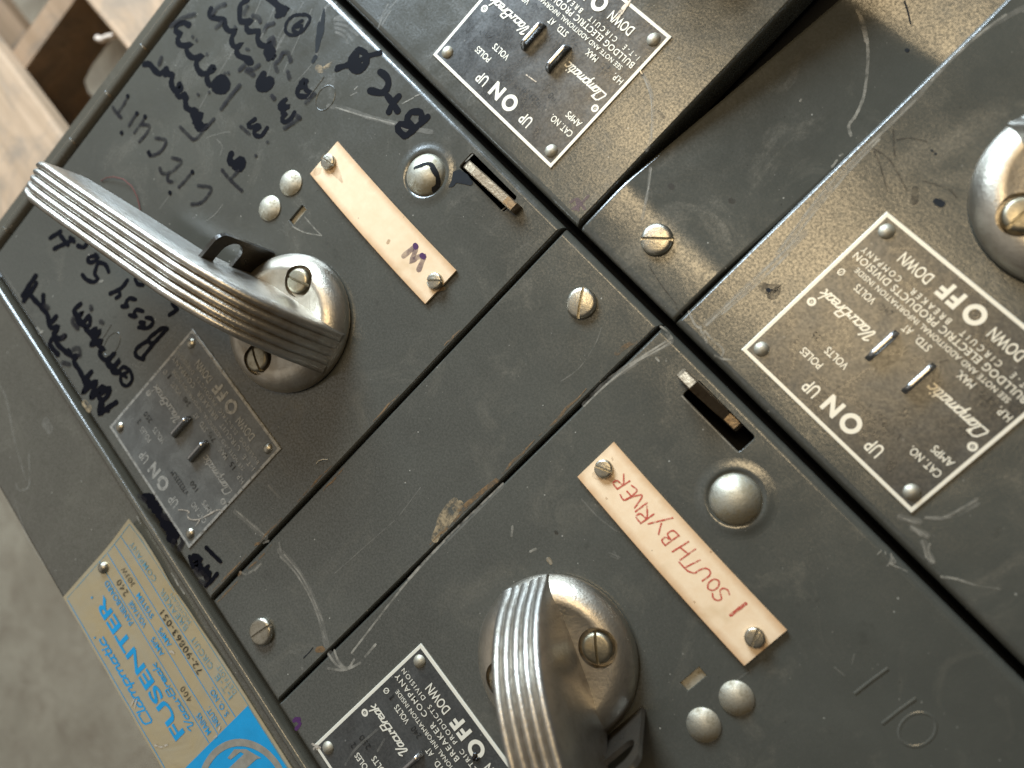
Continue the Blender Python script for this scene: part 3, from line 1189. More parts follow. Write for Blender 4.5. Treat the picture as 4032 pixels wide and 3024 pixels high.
    for a in (38.3, 25.2):
        # bridge-shaped clip that stands through the plate
        M = MB()
        ya, yb, xc = Y(34.0), Y(22.6), X(a)
        n_ = 16
        hwid, th = .85, 3.1
        vs, fs = [], []
        for i in range(n_ + 1):
            t = i / n_
            yy = ya + (yb - ya) * t
            zz = zt - .3 + th * min(1, math.sin(math.pi * min(max(t, 0), 1)) * 2.3) ** .6
            for dx, dz in ((-hwid, 0), (-hwid, 1), (-hwid * .55, 1.12), (hwid * .55, 1.12), (hwid, 1), (hwid, 0)):
                vs.append((xc + dx, yy, (zt - .3) + (zz - zt + .3) * dz))
        for i in range(n_):
            for j in range(5):
                fs.append((i * 6 + j, (i + 1) * 6 + j, (i + 1) * 6 + j + 1, i * 6 + j + 1))
        M.add(vs, fs, 0, True)
        make('clip', M, [RUST], p, sharp=50)
    return p


def label_strip(parent, x0, x1, y0, y1, screws, bow, stains=()):
    M = MB()
    n, t = 28, .9
    xm = (x0 + x1) / 2

    def zc(x):
        u = (x - xm) / ((x1 - x0) / 2)
        return .35 + bow * (1 - u * u)
    v = []
    for i in range(n + 1):
        x = x0 + (x1 - x0) * i / n
        sh = .35 * (1 - ((x - xm) / ((x1 - x0) / 2)) ** 2)
        z = zc(x)
        v += [(x, y0 - sh, z), (x, y0 - sh, z + t - .1), (x, y0 - sh + .12, z + t), (x, y1 - sh - .12, z + t), (x, y1 - sh, z + t - .1), (x, y1 - sh, z)]
    f = []
    for i in range(n):
        for j in range(6):
            k = (j + 1) % 6
            f.append((i * 6 + k, i * 6 + j, (i + 1) * 6 + j, (i + 1) * 6 + k))
    f.append((0, 1, 2, 3, 4, 5)[::-1])
    f.append(tuple(n * 6 + j for j in range(6)))
    M.add(v, f, 0, False)
    N = MB()
    for f_, lst, w_, tp in stains:
        N.strokes(f_, lst, w_, 0, 1, 0, tp)
    off = len(M.v)
    M.v += [(x, y, zc(x) + t + .02 + zz) for x, y, zz in N.v]
    M.f += [tuple(i + off for i in f_) for f_ in N.f]
    M.m += N.m
    M.s += N.s
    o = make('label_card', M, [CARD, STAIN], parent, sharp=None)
    # smooth only along the flat face
    for p in o.data.polygons:
        p.use_smooth = False
    for (sx, sy, a) in screws:
        link('screw', ME_LSCREW, (sx, sy, zc(sx) + t), o, a)
    return o, (lambda x: zc(x) + t)


def hasp(parent, x, y0, y1, zh, lean=0.0, hc=19.0):
    """standing steel tongue with a slotted padlock hole, in the plane X = x"""
    M = MB()
    out = [(y0, -2)]
    r = 4.0
    out = [(y0, -1.5), (y1, -1.5)] + [(y1 - r + r * math.cos(math.radians(a)), zh - r + r * math.sin(math.radians(a))) for a in range(0, 91, 15)] + \
          [(y0 + r - r * math.sin(math.radians(a)), zh - r + r * math.cos(math.radians(a))) for a in range(0, 91, 15)]
    hr = 4.8
    ha, hb = y0 + 9.5, y1 - 6.6
    hole = [(hb + hr * math.cos(math.radians(a)), hc + hr * math.sin(math.radians(a))) for a in range(-90, 91, 15)] + \
           [(ha - hr * math.cos(math.radians(a)), hc + hr * math.sin(math.radians(a))) for a in range(90, -91, -15)]
    bm = bmesh.new()
    vv = [bm.verts.new((p[0], p[1], 0)) for p in out]
    ed = [bm.edges.new((vv[i], vv[(i + 1) % len(vv)])) for i in range(len(vv))]
    hv = [bm.verts.new((p[0], p[1], 0)) for p in hole]
    ed += [bm.edges.new((hv[i], hv[(i + 1) % len(hv)])) for i in range(len(hv))]
    bmesh.ops.triangle_fill(bm, use_beauty=True, edges=ed, normal=(0, 0, 1))
    bm.verts.index_update()
    V2 = [(v.co.x, v.co.y) for v in bm.verts]
    F2 = [tuple(v.index for v in f_.verts) for f_ in bm.faces]
    bm.free()
    th = 1.5
    lx = lambda z: lean * z
    M.add([(x + th / 2 + lx(z), y, z) for y, z in V2], F2)
    M.add([(x - th / 2 + lx(z), y, z) for y, z in V2], [tuple(reversed(f_)) for f_ in F2])
    for loop in (out, hole):
        n = len(loop)
        M.add([(x - th / 2 + lx(z), y, z) for y, z in loop] + [(x + th / 2 + lx(z), y, z) for y, z in loop],
              [(i, (i + 1) % n, n + (i + 1) % n, n + i) for i in range(n)])
    bm = bmesh.new()
    me = mesh_of(M, 'lock_hasp', [HASPM], (x, (y0 + y1) / 2, 0), None, True)
    bm.from_mesh(me)
    bmesh.ops.recalc_face_normals(bm, faces=bm.faces)
    bm.to_mesh(me)
    bm.free()
    return link('lock_hasp', me, (x, (y0 + y1) / 2, 0), parent)


def emboss_ring(M, cx, cy, R=7.6):
    """pressed collar of sheet round a dome rivet"""
    pr_ = [(R + 4.6, .012), (R + 3.8, .05), (R + 3.0, .16), (R + 2.2, .33), (R + 1.5, .42), (R + .9, .36), (R + .4, .12), (R - .4, -.3)]
    M.lathe(cx, cy, pr_, 56, 0, False, False, True)


def square_hole(P):
    return P


def worn_text_ring(M, f, pts, w, mat):
    pass


def latch(parent, x0, x1, yc, z0, z1, tilt=0.0, thick=2.6):
    """flat steel latch tongue standing in its slot; its upper edge slopes and is rounded"""
    M = MB()
    prof = [(x0, -12), (x0, z0 - 2.6), (x0 + 1.2, z0 - 1.5), (x0 + 6.0, z0 + .45), (x1 - 5, z1 + .25), (x1 - .9, z1), (x1, z1 - 1.2), (x1, -12)]
    n = len(prof)
    h = thick / 2
    dy = lambda x: yc + tilt * (x - (x0 + x1) / 2)
    rings_ = [(-h, 0), (-h + .35, .35), (h - .35, .35), (h, 0)]
    vs, fs = [], []
    for off, up in rings_:
        for (x, z) in prof:
            vs.append((x, dy(x) + off, z + (up if z > -5 else 0)))
    for k in range(3):
        for i in range(n):
            j = (i + 1) % n
            fs.append((k * n + i, k * n + j, (k + 1) * n + j, (k + 1) * n + i))
    fs.append(tuple(reversed(range(n))))
    fs.append(tuple(range(3 * n, 4 * n)))
    M.add(vs, fs, 0, False)
    bm = bmesh.new()
    o = make('latch', M, [TABM], parent, sharp=None)
    bm.from_mesh(o.data)
    bmesh.ops.recalc_face_normals(bm, faces=bm.faces)
    bm.to_mesh(o.data)
    bm.free()
    return o


def emboss_line(M, pts, r=.26, sink=.08):
    M.tube([(x, y, -sink) for x, y, z in pts], r, 10, 0)


# ------------------------------------------------------------------ switch unit, far row near (big handle, marker scribbles)
GU = 'fusible switch units of the panelboard'
u1 = thing('switch_unit', (-200, -99, -17), 'grey switch unit with long ribbed handle, covered in black marker scribbles', 'electrical switch', GU)
sq1 = [(-188.4, -73.7), (-188.5, -65.5), (-185.4, -65.3), (-185.2, -73.8)]
M = MB()
sheet(M, -298.6, -103.75, -195.9, -2.4, 1.0, 2.8, [rrect(-148.5, -123.4, -13.5, -6.5, .9), sq1, circle(-156.4, -23.8, 6.9)])
emboss_ring(M, -156.4, -23.8)
# embossed marks
emboss_line(M, FL('c', [(625, 500), (570, 575), (510, 650)]))
el = [(635 + 82 * math.cos(a) * .52 - 82 * math.sin(a) * -.0 + 40 * math.sin(a) * .0, 0) for a in (0,)]


def ell(f, cx, cy, ax, ay, rot, n=28):
    out = []
    for i in range(n):
        a = 2 * math.pi * i / n
        x, y = ax * math.cos(a), ay * math.sin(a)
        out.append((cx + x * math.cos(rot) - y * math.sin(rot), cy + x * math.sin(rot) + y * math.cos(rot)))
    return FL(f, out)


M.tube([(x, y, -.08) for x, y, z in ell('c', 633, 640, 88, 55, math.radians(-62))], .26, 10, 0, True)
M.tube([(x, y, -.06) for x, y, z in ell('d', 1045, 840, 118, 62, math.radians(-62))], .24, 10, 0, True)
emboss_line(M, FL('d', [(1040, 655), (985, 750), (950, 800)]))
SW = 1
M.strokes('n', [[(1390, 130), (1480, 140), (1570, 195)], [(1395, 160), (1470, 175), (1545, 235)], [(1395, 185), (1450, 205), (1510, 265)], [(1400, 215), (1450, 240), (1480, 290)],
                [(1395, 120), (1450, 110), (1520, 140)], [(1330, 60), (1300, 200), (1270, 380)], [(1400, 20), (1330, 50), (1300, 130)]], 16, .05, 2)
M.strokes('n', [[(1010, 0), (960, 120), (900, 250)], [(1180, 20), (1080, 200), (1000, 340)], [(1240, 60), (1130, 300), (1050, 480)], [(900, 0), (860, 90)], [(1120, 60), (1010, 260)],
                [(720, 330), (600, 520), (490, 720)], [(1240, 430), (1180, 500), (1115, 565)], [(1060, 220), (1000, 330), (940, 520)]], 7, .05, 2)
M.strokes('n', [[(1350, 710), (1480, 735), (1640, 790), (1800, 830), (1900, 860), (2040, 885)]], 30, .05, 2)
M.strokes('n', [[(1400, 720), (1560, 770), (1790, 830)]], 9, .05, 1)
M.strokes('n', [[(1320, 65), (1305, 190), (1280, 300), (1270, 345)]], 42, .05, 3, 0, (.35, 1, .5))
M.strokes('n', [[(1290, 160), (1275, 300)], [(1262, 385), (1248, 410)]], 30, .05, 3)
M.strokes('n', [[(1280, 455), (1310, 470), (1350, 440), (1392, 405)]], 42, .05, 4, 0, (1, .9, .1))
M.strokes('n', [[(1500, 640), (1540, 620)], [(1525, 600), (1545, 580)], [(1845, 695), (1920, 655)], [(1930, 645), (1965, 632)]], 7, .05, 1)
M.strokes('n', [[(560, 915), (640, 890), (690, 885)], [(605, 935), (640, 980), (625, 1040)]], 9, .05, 2)
M.strokes('b', [[(1130, 1200), (1060, 1290), (970, 1355)], [(640, 1110), (540, 1240)], [(980, 580), (1060, 540)]], 10, .05, 2)
M.strokes('g', [[(150, 180), (140, 220)], [(360, 235), (350, 290)]], 8, .05, 2)
M.strokes('i', [[(-60, 20), (5, 90)], [(0, 350), (12, 400)]], 12, .05, 2)
M.strokes('o', [[(1370, 170), (1460, 245), (1545, 320)]], 30, .05, 2)
M.strokes('o', [[(1375, 165), (1490, 265), (1545, 312)]], 8, .05, 1)
M.strokes('o', [[(1390, 538), (1400, 520)], [(1485, 358), (1510, 352)]], 14, .05, 5)
M.strokes('d', [[(790, 1390), (830, 1440)]], 60, .05, 4)
M.strokes('d', [[(350, 690), (390, 730)], [(370, 740), (400, 720)], [(880, 275), (960, 250)], [(830, 10), (860, 60)]], 18, .05, 1)
M.strokes('c', [[(1450, 1180), (1500, 1150), (1580, 1195)]], 90, .05, 3, 0, (.9, 1, .35))
M.strokes('c', [[(420, 1480), (500, 1520), (610, 1540)], [(500, 1420), (560, 1490), (605, 1535)]], 8, .05, 1)
M.strokes('r', [[(600, 180), (555, 225)], [(790, 545), (822, 520)]], 8, .06, 1)
cover1 = rs = random.Random(3)
for a, b_ in ((-192, -171), (-166, -150), (-141, -120), (-98, -84), (-60, -52)):
    M.ribbon([(-105.3 + rs.uniform(-.35, .15), a + (b_ - a) * k / 5) for k in range(6)], .75, .05, 5, (.3, 1, .2))
for a, b_ in ((-290, -262), (-240, -226), (-150, -138)):
    M.ribbon([(a + (b_ - a) * k / 5, -192.5 + rs.uniform(-.3, .3)) for k in range(6)], .7, .05, 2, (.3, 1, .2))
make('door', M, [PAINT, SCR, SCRF, CHIP, TAN, BROWN], u1, sharp=40)
M = MB()
M.strokes('w', [[(890, 270), (920, 300), (960, 330)]], 10, .4, 0, 1.5)

# marker writing on the door
M = MB()
M.wk = 1.02
z = .07
M.strokes('a', [[(400, 600), (450, 600), (490, 650), (545, 690), (600, 655), (625, 690), (665, 705), (650, 760), (665, 820), (705, 860), (725, 805), (700, 850), (725, 905), (770, 890), (785, 960), (790, 1000),
                 (835, 1030), (885, 1030), (850, 1070), (935, 1070), (900, 1120), (860, 1130), (930, 1150), (890, 1190), (930, 1205), (975, 1180)]], 52, z, 0)
M.strokes('a', [[(725, 790), (735, 830)], [(770, 890), (790, 920)], [(600, 650), (600, 690)], [(850, 1060), (900, 1170)], [(880, 1090), (930, 1180)]], 62, z, 0)
M.strokes('a', [[(815, 235), (770, 212), (710, 230), (690, 290), (740, 320), (710, 360), (725, 415), (790, 425), (845, 405), (795, 440), (805, 500), (860, 540), (945, 520), (890, 565), (890, 630), (940, 690), (1010, 670),
                 (1055, 640), (1030, 625), (990, 690), (985, 745), (1015, 800), (1060, 760), (1115, 715), (1185, 785), (1150, 850), (1080, 850), (1045, 800), (1120, 770)]], 50, z, 0)
M.strokes('a', [[(1060, 800), (1110, 750), (1150, 800)], [(1080, 820), (1130, 830)]], 75, z, 0)
M.strokes('a', [[(1020, 85), (1005, 140), (1060, 170), (1150, 190), (1150, 240), (1190, 290), (1250, 290), (1220, 340), (1215, 400), (1250, 440), (1310, 412), (1260, 460), (1275, 515), (1330, 540), (1405, 560), (1345, 590), (1400, 585)]], 48, z, 0)
M.strokes('a', [[(1360, 0), (1300, 40), (1290, 100), (1300, 200), (1400, 190), (1350, 240), (1375, 295), (1465, 290), (1455, 350), (1475, 410), (1535, 430), (1605, 400), (1540, 460), (1545, 520), (1600, 535), (1610, 500), (1560, 545)]], 50, z, 0)
M.strokes('a', [[(1560, 420), (1600, 480)], [(1540, 480), (1580, 530)]], 62, z, 0)
M.strokes('a', [[(1550, -20), (1620, 20), (1650, 60), (1725, 90), (1730, 70), (1700, 120), (1640, 145)], [(1600, 10), (1670, 80)], [(1650, 90), (1700, 130)]], 56, z, 0)
M.strokes('a', [[(1905, 138), (1800, 145), (1735, 200), (1715, 280), (1755, 325), (1830, 320), (1895, 270), (1945, 185), (1925, 145), (1880, 135)]], 30, z, 0)
M.strokes('a', [[(1870, 195), (1830, 220), (1785, 265), (1800, 295), (1850, 300), (1870, 240), (1815, 255)]], 32, z, 0)
M.strokes('a', [[(1510, 695), (1465, 760), (1475, 820), (1540, 830), (1590, 770), (1570, 740), (1510, 770), (1520, 800)]], 60, z, 0)
M.strokes('a', [[(1500, 760), (1550, 780)]], 90, z, 0)
M.strokes('a', [[(1885, 750), (1835, 830), (1835, 890), (1920, 900), (1960, 870), (1910, 840), (1890, 770), (1870, 810)], [(1860, 770), (1910, 760)]], 46, z, 0)
M.strokes('a', [[(1430, 1115), (1370, 1160), (1395, 1190), (1450, 1170), (1480, 1190), (1425, 1220), (1435, 1260), (1490, 1270), (1545, 1195)]], 40, z, 0)
M.strokes('a', [[(1720, 930), (1660, 980), (1680, 1020), (1745, 985), (1690, 1040), (1720, 1070), (1685, 1100), (1705, 1140), (1765, 1110), (1800, 1050)], [(1680, 990), (1740, 1000)], [(1700, 960), (1690, 1060)]], 42, z, 0)
M.strokes('a', [[(1210, 1440), (1195, 1490), (1230, 1530), (1290, 1490), (1325, 1520), (1300, 1570), (1240, 1560), (1290, 1530)], [(1260, 1520), (1290, 1560)]], 62, z, 0)
M.strokes('c', [[(850, 325), (805, 380), (800, 440), (860, 460), (900, 410), (890, 345), (840, 335), (835, 420), (870, 440)]], 44, z, 0)
M.strokes('c', [[(705, 455), (780, 420), (850, 400), (900, 370), (990, 345)], [(710, 440), (780, 430)]], 32, z, 0)
M.strokes('c', [[(990, 470), (1030, 500), (1045, 550), (1010, 605), (925, 592)]], 44, z, 0)
M.strokes('c', [[(1035, 625), (1070, 670), (1105, 725)], [(1112, 630), (1070, 680), (1048, 730)]], 40, z, 0)
M.strokes('c', [[(1300, 765), (1240, 820), (1165, 885)], [(1262, 775), (1255, 735), (1190, 735), (1165, 790), (1205, 825), (1120, 810), (1108, 850), (1150, 888)]], 42, z, 0)
M.strokes('d', [[(1555, 705), (1450, 820), (1325, 975)], [(1560, 700), (1520, 690), (1440, 745), (1390, 790), (1400, 830), (1430, 830)], [(1390, 805), (1300, 860), (1262, 915), (1285, 965), (1340, 980)],
                [(1310, 640), (1350, 640), (1330, 680), (1295, 685)], [(1300, 685), (1380, 690), (1430, 640), (1410, 600), (1365, 595)], [(1335, 535), (1275, 520), (1250, 560), (1275, 590), (1210, 570)],
                [(1265, 425), (1205, 415), (1175, 460), (1195, 490), (1140, 488)], [(1190, 245), (1130, 320), (1030, 370)], [(1110, 340), (1120, 385), (1085, 410)],
                [(1015, 165), (985, 100), (920, 82), (895, 140), (885, 190), (915, 230), (880, 262), (810, 240), (770, 195)],
                [(890, 15), (830, 35), (820, 70), (870, 75), (915, 35), (890, 5)], [(1580, 570), (1655, 520)], [(1610, 465), (1655, 515)], [(1265, 235), (1285, 280), (1335, 288)]], 36, z, 0)
M.strokes('e', [[(328, 62), (395, 20)], [(355, 132), (430, 95), (480, 70)], [(395, 45), (445, 105)], [(510, 112), (548, 122), (575, 85)], [(460, 60), (485, 85)]], 26, z, 0)
M.strokes('d', [[(335, 205), (275, 290), (215, 385)], [(340, 275), (300, 340), (225, 435)], [(260, 350), (300, 400), (345, 450), (400, 490), (405, 390)], [(390, 500), (440, 560), (470, 640), (525, 585)],
                [(450, 620), (480, 690), (545, 680), (510, 755), (560, 790), (610, 765)], [(500, 780), (465, 840), (540, 935)], [(500, 740), (530, 830), (600, 900), (650, 940)], [(640, 900), (680, 960), (730, 940), (690, 1000), (740, 1080), (790, 1160), (855, 1100)],
                [(780, 1160), (800, 1240), (775, 1300), (850, 1220), (900, 1190), (850, 1345), (930, 1260), (975, 1235), (930, 1310), (1025, 1250), (1000, 1330), (940, 1390), (930, 1490), (1000, 1440), (1085, 1385)],
                [(940, 1440), (1010, 1460)], [(820, 1180), (900, 1290), (960, 1400)]], 44, z, 0)
M.strokes('d', [[(755, 465), (690, 530), (735, 585), (770, 540), (720, 605), (765, 660), (830, 575), (840, 660), (790, 690), (845, 730), (895, 690), (880, 770), (940, 715), (850, 850), (950, 800), (920, 860), (975, 885), (930, 910), (955, 970), (1000, 990), (1070, 925),
                 (1000, 1020), (1060, 1060), (1120, 985), (1045, 1090), (1120, 1110)], [(700, 540), (800, 690), (880, 790)], [(1000, 1000), (1100, 1100)]], 40, z, 0)
M.strokes('d', [[(1120, 1080), (1160, 1050), (1200, 1090), (1130, 1140), (1140, 1210), (1190, 1230), (1235, 1170), (1215, 1090), (1165, 1060)], [(1140, 1120), (1180, 1150)]], 30, z, 0)
M.strokes('f', [[(230, 20), (340, 40), (300, 130), (400, 110), (360, 200), (440, 190), (420, 250)], [(280, 60), (400, 210)], [(440, 280), (520, 360), (490, 410), (590, 390), (540, 470), (650, 460), (580, 540), (650, 520)], [(480, 370), (620, 540)]], 95, z, 0)
M.strokes('f', [[(560, 560), (620, 600)], [(880, 805), (960, 840), (900, 890), (960, 900), (900, 930), (970, 960), (1010, 1000)], [(1030, 1010), (1080, 1020), (1050, 1060)]], 90, z, 0)
M.strokes('f', [[(1040, 685), (1130, 775), (1225, 865)], [(1180, 1025), (1110, 1110), (1035, 1180)], [(820, 800), (865, 940)], [(1065, 925), (1000, 990)]], 50, z, 0)
# thin grey or faded marks
M.strokes('b', [[(105, 290), (140, 345), (185, 388)], [(246, 188), (205, 270), (155, 340)], [(330, 348), (295, 400), (258, 462)], [(408, 378), (380, 430), (310, 525)], [(380, 450), (448, 465), (425, 530), (355, 610)],
                [(505, 578), (600, 600), (580, 670), (520, 725), (450, 742), (445, 705)], [(660, 762), (745, 790), (720, 835), (640, 900), (565, 905), (545, 860)], [(620, 930), (620, 975), (660, 985)],
                [(850, 895), (790, 965), (725, 1032)], [(905, 1022), (1020, 1042), (1000, 1110), (930, 1180), (840, 1195)], [(735, 475), (800, 540), (870, 590), (960, 500), (1050, 400)],
                [(1125, 875), (1200, 965), (1310, 1070)], [(1280, 885), (1210, 955)], [(1300, 470), (1380, 540)]], 30, z, 1)
M.strokes('b', [[(246, 186), (247, 192)], [(330, 345), (333, 350)], [(407, 374), (409, 380)], [(188, 528), (191, 534)], [(638, 1083), (641, 1089)], [(440, 712), (455, 735)], [(848, 892), (852, 900)]], 32, z, 0)
M.strokes('a', [[(1690, 495), (1740, 490), (1765, 570)], [(1690, 500), (1660, 560), (1620, 600), (1640, 660)], [(1740, 670), (1755, 730)], [(1350, 660), (1420, 700)], [(1365, 645), (1400, 650)], [(1470, 608), (1410, 655)], [(1335, 608), (1290, 655)],
                [(1362, 65), (1330, 135)], [(1415, 150), (1470, 165), (1480, 205)], [(1605, 220), (1545, 240), (1520, 290)], [(1590, 895), (1612, 920)], [(1985, 880), (1910, 960)], [(1850, 1105), (1710, 1195)], [(1820, 1080), (1850, 1100)],
                [(1560, 380), (1600, 350), (1615, 420)], [(1040, 130), (1090, 65), (1150, 45)], [(1120, 215), (1070, 260)], [(650, 245), (760, 170), (870, 135)], [(1290, 800), (1220, 880), (1120, 1015)], [(540, 600), (560, 540)]], 38, z, 1)
M.strokes('a', [[(850, 340), (856, 346)], [(888, 372), (890, 380)], [(985, 505), (988, 512)], [(900, 880), (906, 884)], [(1005, 862), (1008, 868)], [(1150, 682), (1156, 688)], [(1185, 680), (1190, 686)], [(1550, 1325), (1555, 1330)], [(1440, 1450), (1444, 1456)], [(1355, 460), (1375, 465)], [(1245, 250), (1255, 262)]], 26, z, 1)
M.strokes('d', [[(850, 490), (855, 510)], [(945, 632), (960, 640)], [(690, 600), (680, 640), (725, 690)], [(690, 890), (740, 880), (745, 940)], [(590, 1015), (650, 1030)], [(420, 480), (450, 500)], [(590, 780), (600, 760)]], 40, z, 1)
M.strokes('f', [[(730, 560), (735, 610), (690, 700)], [(620, 600), (610, 650)], [(960, 1120), (1020, 1150)], [(910, 970), (920, 1040), (990, 1010)], [(1030, 1060), (1060, 1090)], [(480, 260), (540, 300)], [(170, 10), (240, 60)]], 62, z, 1)
make('marker_writing', M, [INK, INKF], u1, sharp=None)

handle(u1, -157.4, -99.2, math.radians(180 + 15.8), (dirang('g', 490, 790, 535, 930, 8), dirang('g', 720, 300, 840, 355, 8)))
nameplate(u1, -189.6, -124.7, -190.0, -133.2, 1, PLETW, STAMP, PBLKW, ME_PINA, 'V7E2233LM', (('f', [[(690, 188), (760, 190), (830, 212), (805, 250), (830, 300), (890, 318), (965, 322), (910, 398)], [(1265, 195), (1190, 192), (1100, 242), (960, 312)], [(1215, 235), (1265, 215)]], 16, 2, (.6, 1.2, .6)),))
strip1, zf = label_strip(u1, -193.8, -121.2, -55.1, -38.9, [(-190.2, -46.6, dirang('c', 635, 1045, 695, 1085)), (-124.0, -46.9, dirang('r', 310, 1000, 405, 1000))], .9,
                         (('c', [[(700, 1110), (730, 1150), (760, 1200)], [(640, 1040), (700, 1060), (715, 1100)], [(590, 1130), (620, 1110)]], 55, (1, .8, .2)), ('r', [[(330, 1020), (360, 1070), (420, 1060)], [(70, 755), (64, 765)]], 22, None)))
M = MB()
M.strokes('g', [[(1482, 182), (1520, 150), (1562, 118), (1550, 170), (1530, 218), (1570, 190), (1612, 182), (1600, 220), (1580, 268)]], 34, 2.02, 0, 1.2)
M.strokes('g', [[(1556, 112), (1562, 122)], [(1600, 178), (1612, 186)]], 34, 2.02, 1, 1.2)
M.v = [(x, y, zf(x) + (zz - 3.2) + .04) for x, y, zz in M.v]
make('handwriting', M, [INKP, INKV], strip1, sharp=None)
d1 = link('dome_rivet', ME_DOME, (-156.4, -23.8, -.5), u1)
M = MB()


def dome_z(x, y, cx, cy, R=7.6, h=3.4, base=.2):
    rs = (R * R + h * h) / (2 * h)
    d = min(R, math.hypot(x - cx, y - cy))
    return base + math.sqrt(rs * rs - d * d) - (rs - h)


M.strokes('c', [[(1215, 1098), (1265, 1078), (1310, 1068), (1335, 1095), (1355, 1150), (1348, 1195), (1318, 1232)]], 24, 0, 0, 3.0, (.7, 1.2, .8))
M.strokes('c', [[(1325, 1100), (1345, 1140)], [(1270, 1085), (1230, 1095)], [(1320, 1220), (1350, 1200)]], 18, 0, 0, 3.0)
M.v = [(x, y, dome_z(x, y, -156.4, -23.8) + .06 + (zz - 3)) for x, y, zz in M.v]
make('chipped_paint', M, [CHIP], d1, sharp=None)
for x, y in ((-198.6, -63.4), (-198.6, -76.4)):
    link('rivet', ME_SMALL, (x, y, -.1), u1)
latch(u1, -147.6, -119.4, -10.2, 1.6, 3.4, .05, 3.4)
M = MB()
M.box(-189.5, -184.2, -75, -64.5, -3.4, -1.3)
make('slot_backing', M, [ZINC], u1)
hasp(u1, -184.0, -110.0, -86.4, 29.5)

# ------------------------------------------------------------------ switch unit, front centre
u3 = thing('switch_unit', (40, -99, -17), 'grey switch unit with card reading 1 SOUTH BY RIVER in red', 'electrical switch', GU)
sq3 = [(25.3, -73.9), (25.3, -65.9), (28.7, -65.9), (28.6, -73.9)]
M = MB()
sheet(M, -56.2, 139, -195.9, -2.4, 1.0, 2.8, [rrect(-36.5, -12.1, -13.6, -6.8, .9), sq3, circle(-3.2, -23.8, 6.9)])
emboss_ring(M, -3.2, -23.8)
emboss_line(M, FL('t', [(1385, 668), (1280, 745), (1182, 822)]), 1.0, .80)
emboss_line(M, FL('t', [(1555, 850), (1450, 925), (1350, 1005)]), 1.0, .82)
M.tube([(x, y, -.88) for x, y, z in ell('t', 1565, 1040, 118, 98, math.radians(-30))], 1.0, 12, 0, True)
M.strokes('i', [[(1300, 5), (1150, 150), (1000, 295), (850, 450), (750, 560)], [(740, 580), (620, 730), (520, 860), (420, 990)], [(960, 340), (830, 480), (700, 625)]], 11, .05, 1)
M.strokes('i', [[(1295, 20), (1120, 190), (960, 350)]], 24, .05, 2)
M.strokes('i', [[(285, 995), (325, 1050), (375, 1085)], [(320, 975), (350, 1050), (400, 1075), (435, 1030)], [(285, 1080), (380, 1088), (470, 1048)], [(330, 1010), (370, 1070)], [(500, 1010), (560, 940)]], 13, .05, 1)
M.strokes('i', [[(300, 1000), (360, 1075)]], 45, .05, 2)
M.strokes('j', [[(565, 735), (480, 790), (380, 845), (250, 930), (120, 1030), (0, 1150)]], 42, .05, 2, 0, (1, 1, .7))
M.strokes('j', [[(565, 745), (470, 800), (360, 860), (230, 950), (100, 1060), (0, 1160)], [(530, 740), (420, 810), (300, 885)]], 12, .05, 1)
M.strokes('j', [[(500, 640), (540, 670), (575, 715)], [(535, 690), (560, 720)]], 14, .05, 1)
M.strokes('j', [[(640, 1095), (700, 1160), (800, 1260), (900, 1360), (1000, 1460)]], 9, .05, 1)
M.strokes('j', [[(470, 845), (488, 865)]], 14, .05, 1)
M.strokes('i', [[(1355, 255), (1350, 310)], [(1460, 400), (1490, 385)], [(1560, 440), (1580, 470)]], 14, .05, 1)
M.strokes('i', [[(1565, 448), (1578, 465)]], 26, .05, 3)
M.strokes('i', [[(1605, 285), (1612, 292)]], 20, .05, 4)
M.strokes('h', [[(150, 440), (260, 560), (380, 650)], [(330, 790), (400, 820)], [(340, 810), (380, 830)], [(360, 780), (390, 830)]], 10, .05, 2)
M.strokes('l', [[(945, 1415), (975, 1385)], [(1005, 1395), (1010, 1415)], [(1055, 1410), (1050, 1470), (1025, 1510)], [(1060, 1430), (1090, 1480), (1040, 1490), (1110, 1520), (1185, 1555)], [(1070, 1440), (1060, 1500)]], 11, .05, 1)
M.strokes('t', [[(470, 735), (550, 675)], [(935, 310), (955, 290)], [(1180, 580), (1165, 640)], [(1060, 660), (1120, 710)]], 9, .05, 2)
cover3 = make('door', M, [PAINT, SCR, SCRF, TAN, SPOT], u3, sharp=40)
M = MB()
M.strokes('o', [[(1708, 1385), (1722, 1372), (1740, 1375)], [(1725, 1380), (1745, 1400), (1722, 1430)]], 20, .07, 0)
make('marker_writing', M, [INKV], u3, sharp=None)
handle(u3, -3.5, -99.4, math.radians(-20.8), (dirang('s', 1085, 630, 1110, 880, 8), 1.0))
nameplate(u3, -36.4, 28.9, -191.2, -134.4, 1, PLET, STAMP, PBLK, ME_PIN, 'V7E2233LM', (('x', [[(220, 1240), (300, 1275)], [(235, 1290), (275, 1255)], [(255, 1262), (262, 1290)]], 22, 2, None), ('x', [[(560, 1450), (640, 1320), (760, 1200), (900, 1080)], [(890, 1310), (960, 1190)]], 22, 3, None)))
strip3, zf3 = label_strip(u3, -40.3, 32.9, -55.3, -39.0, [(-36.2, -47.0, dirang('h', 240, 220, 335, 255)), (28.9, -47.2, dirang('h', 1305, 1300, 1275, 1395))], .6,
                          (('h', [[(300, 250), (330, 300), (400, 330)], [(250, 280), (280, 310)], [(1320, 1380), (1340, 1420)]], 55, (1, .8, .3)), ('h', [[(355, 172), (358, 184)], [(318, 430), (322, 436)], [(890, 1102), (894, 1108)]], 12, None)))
M = MB()
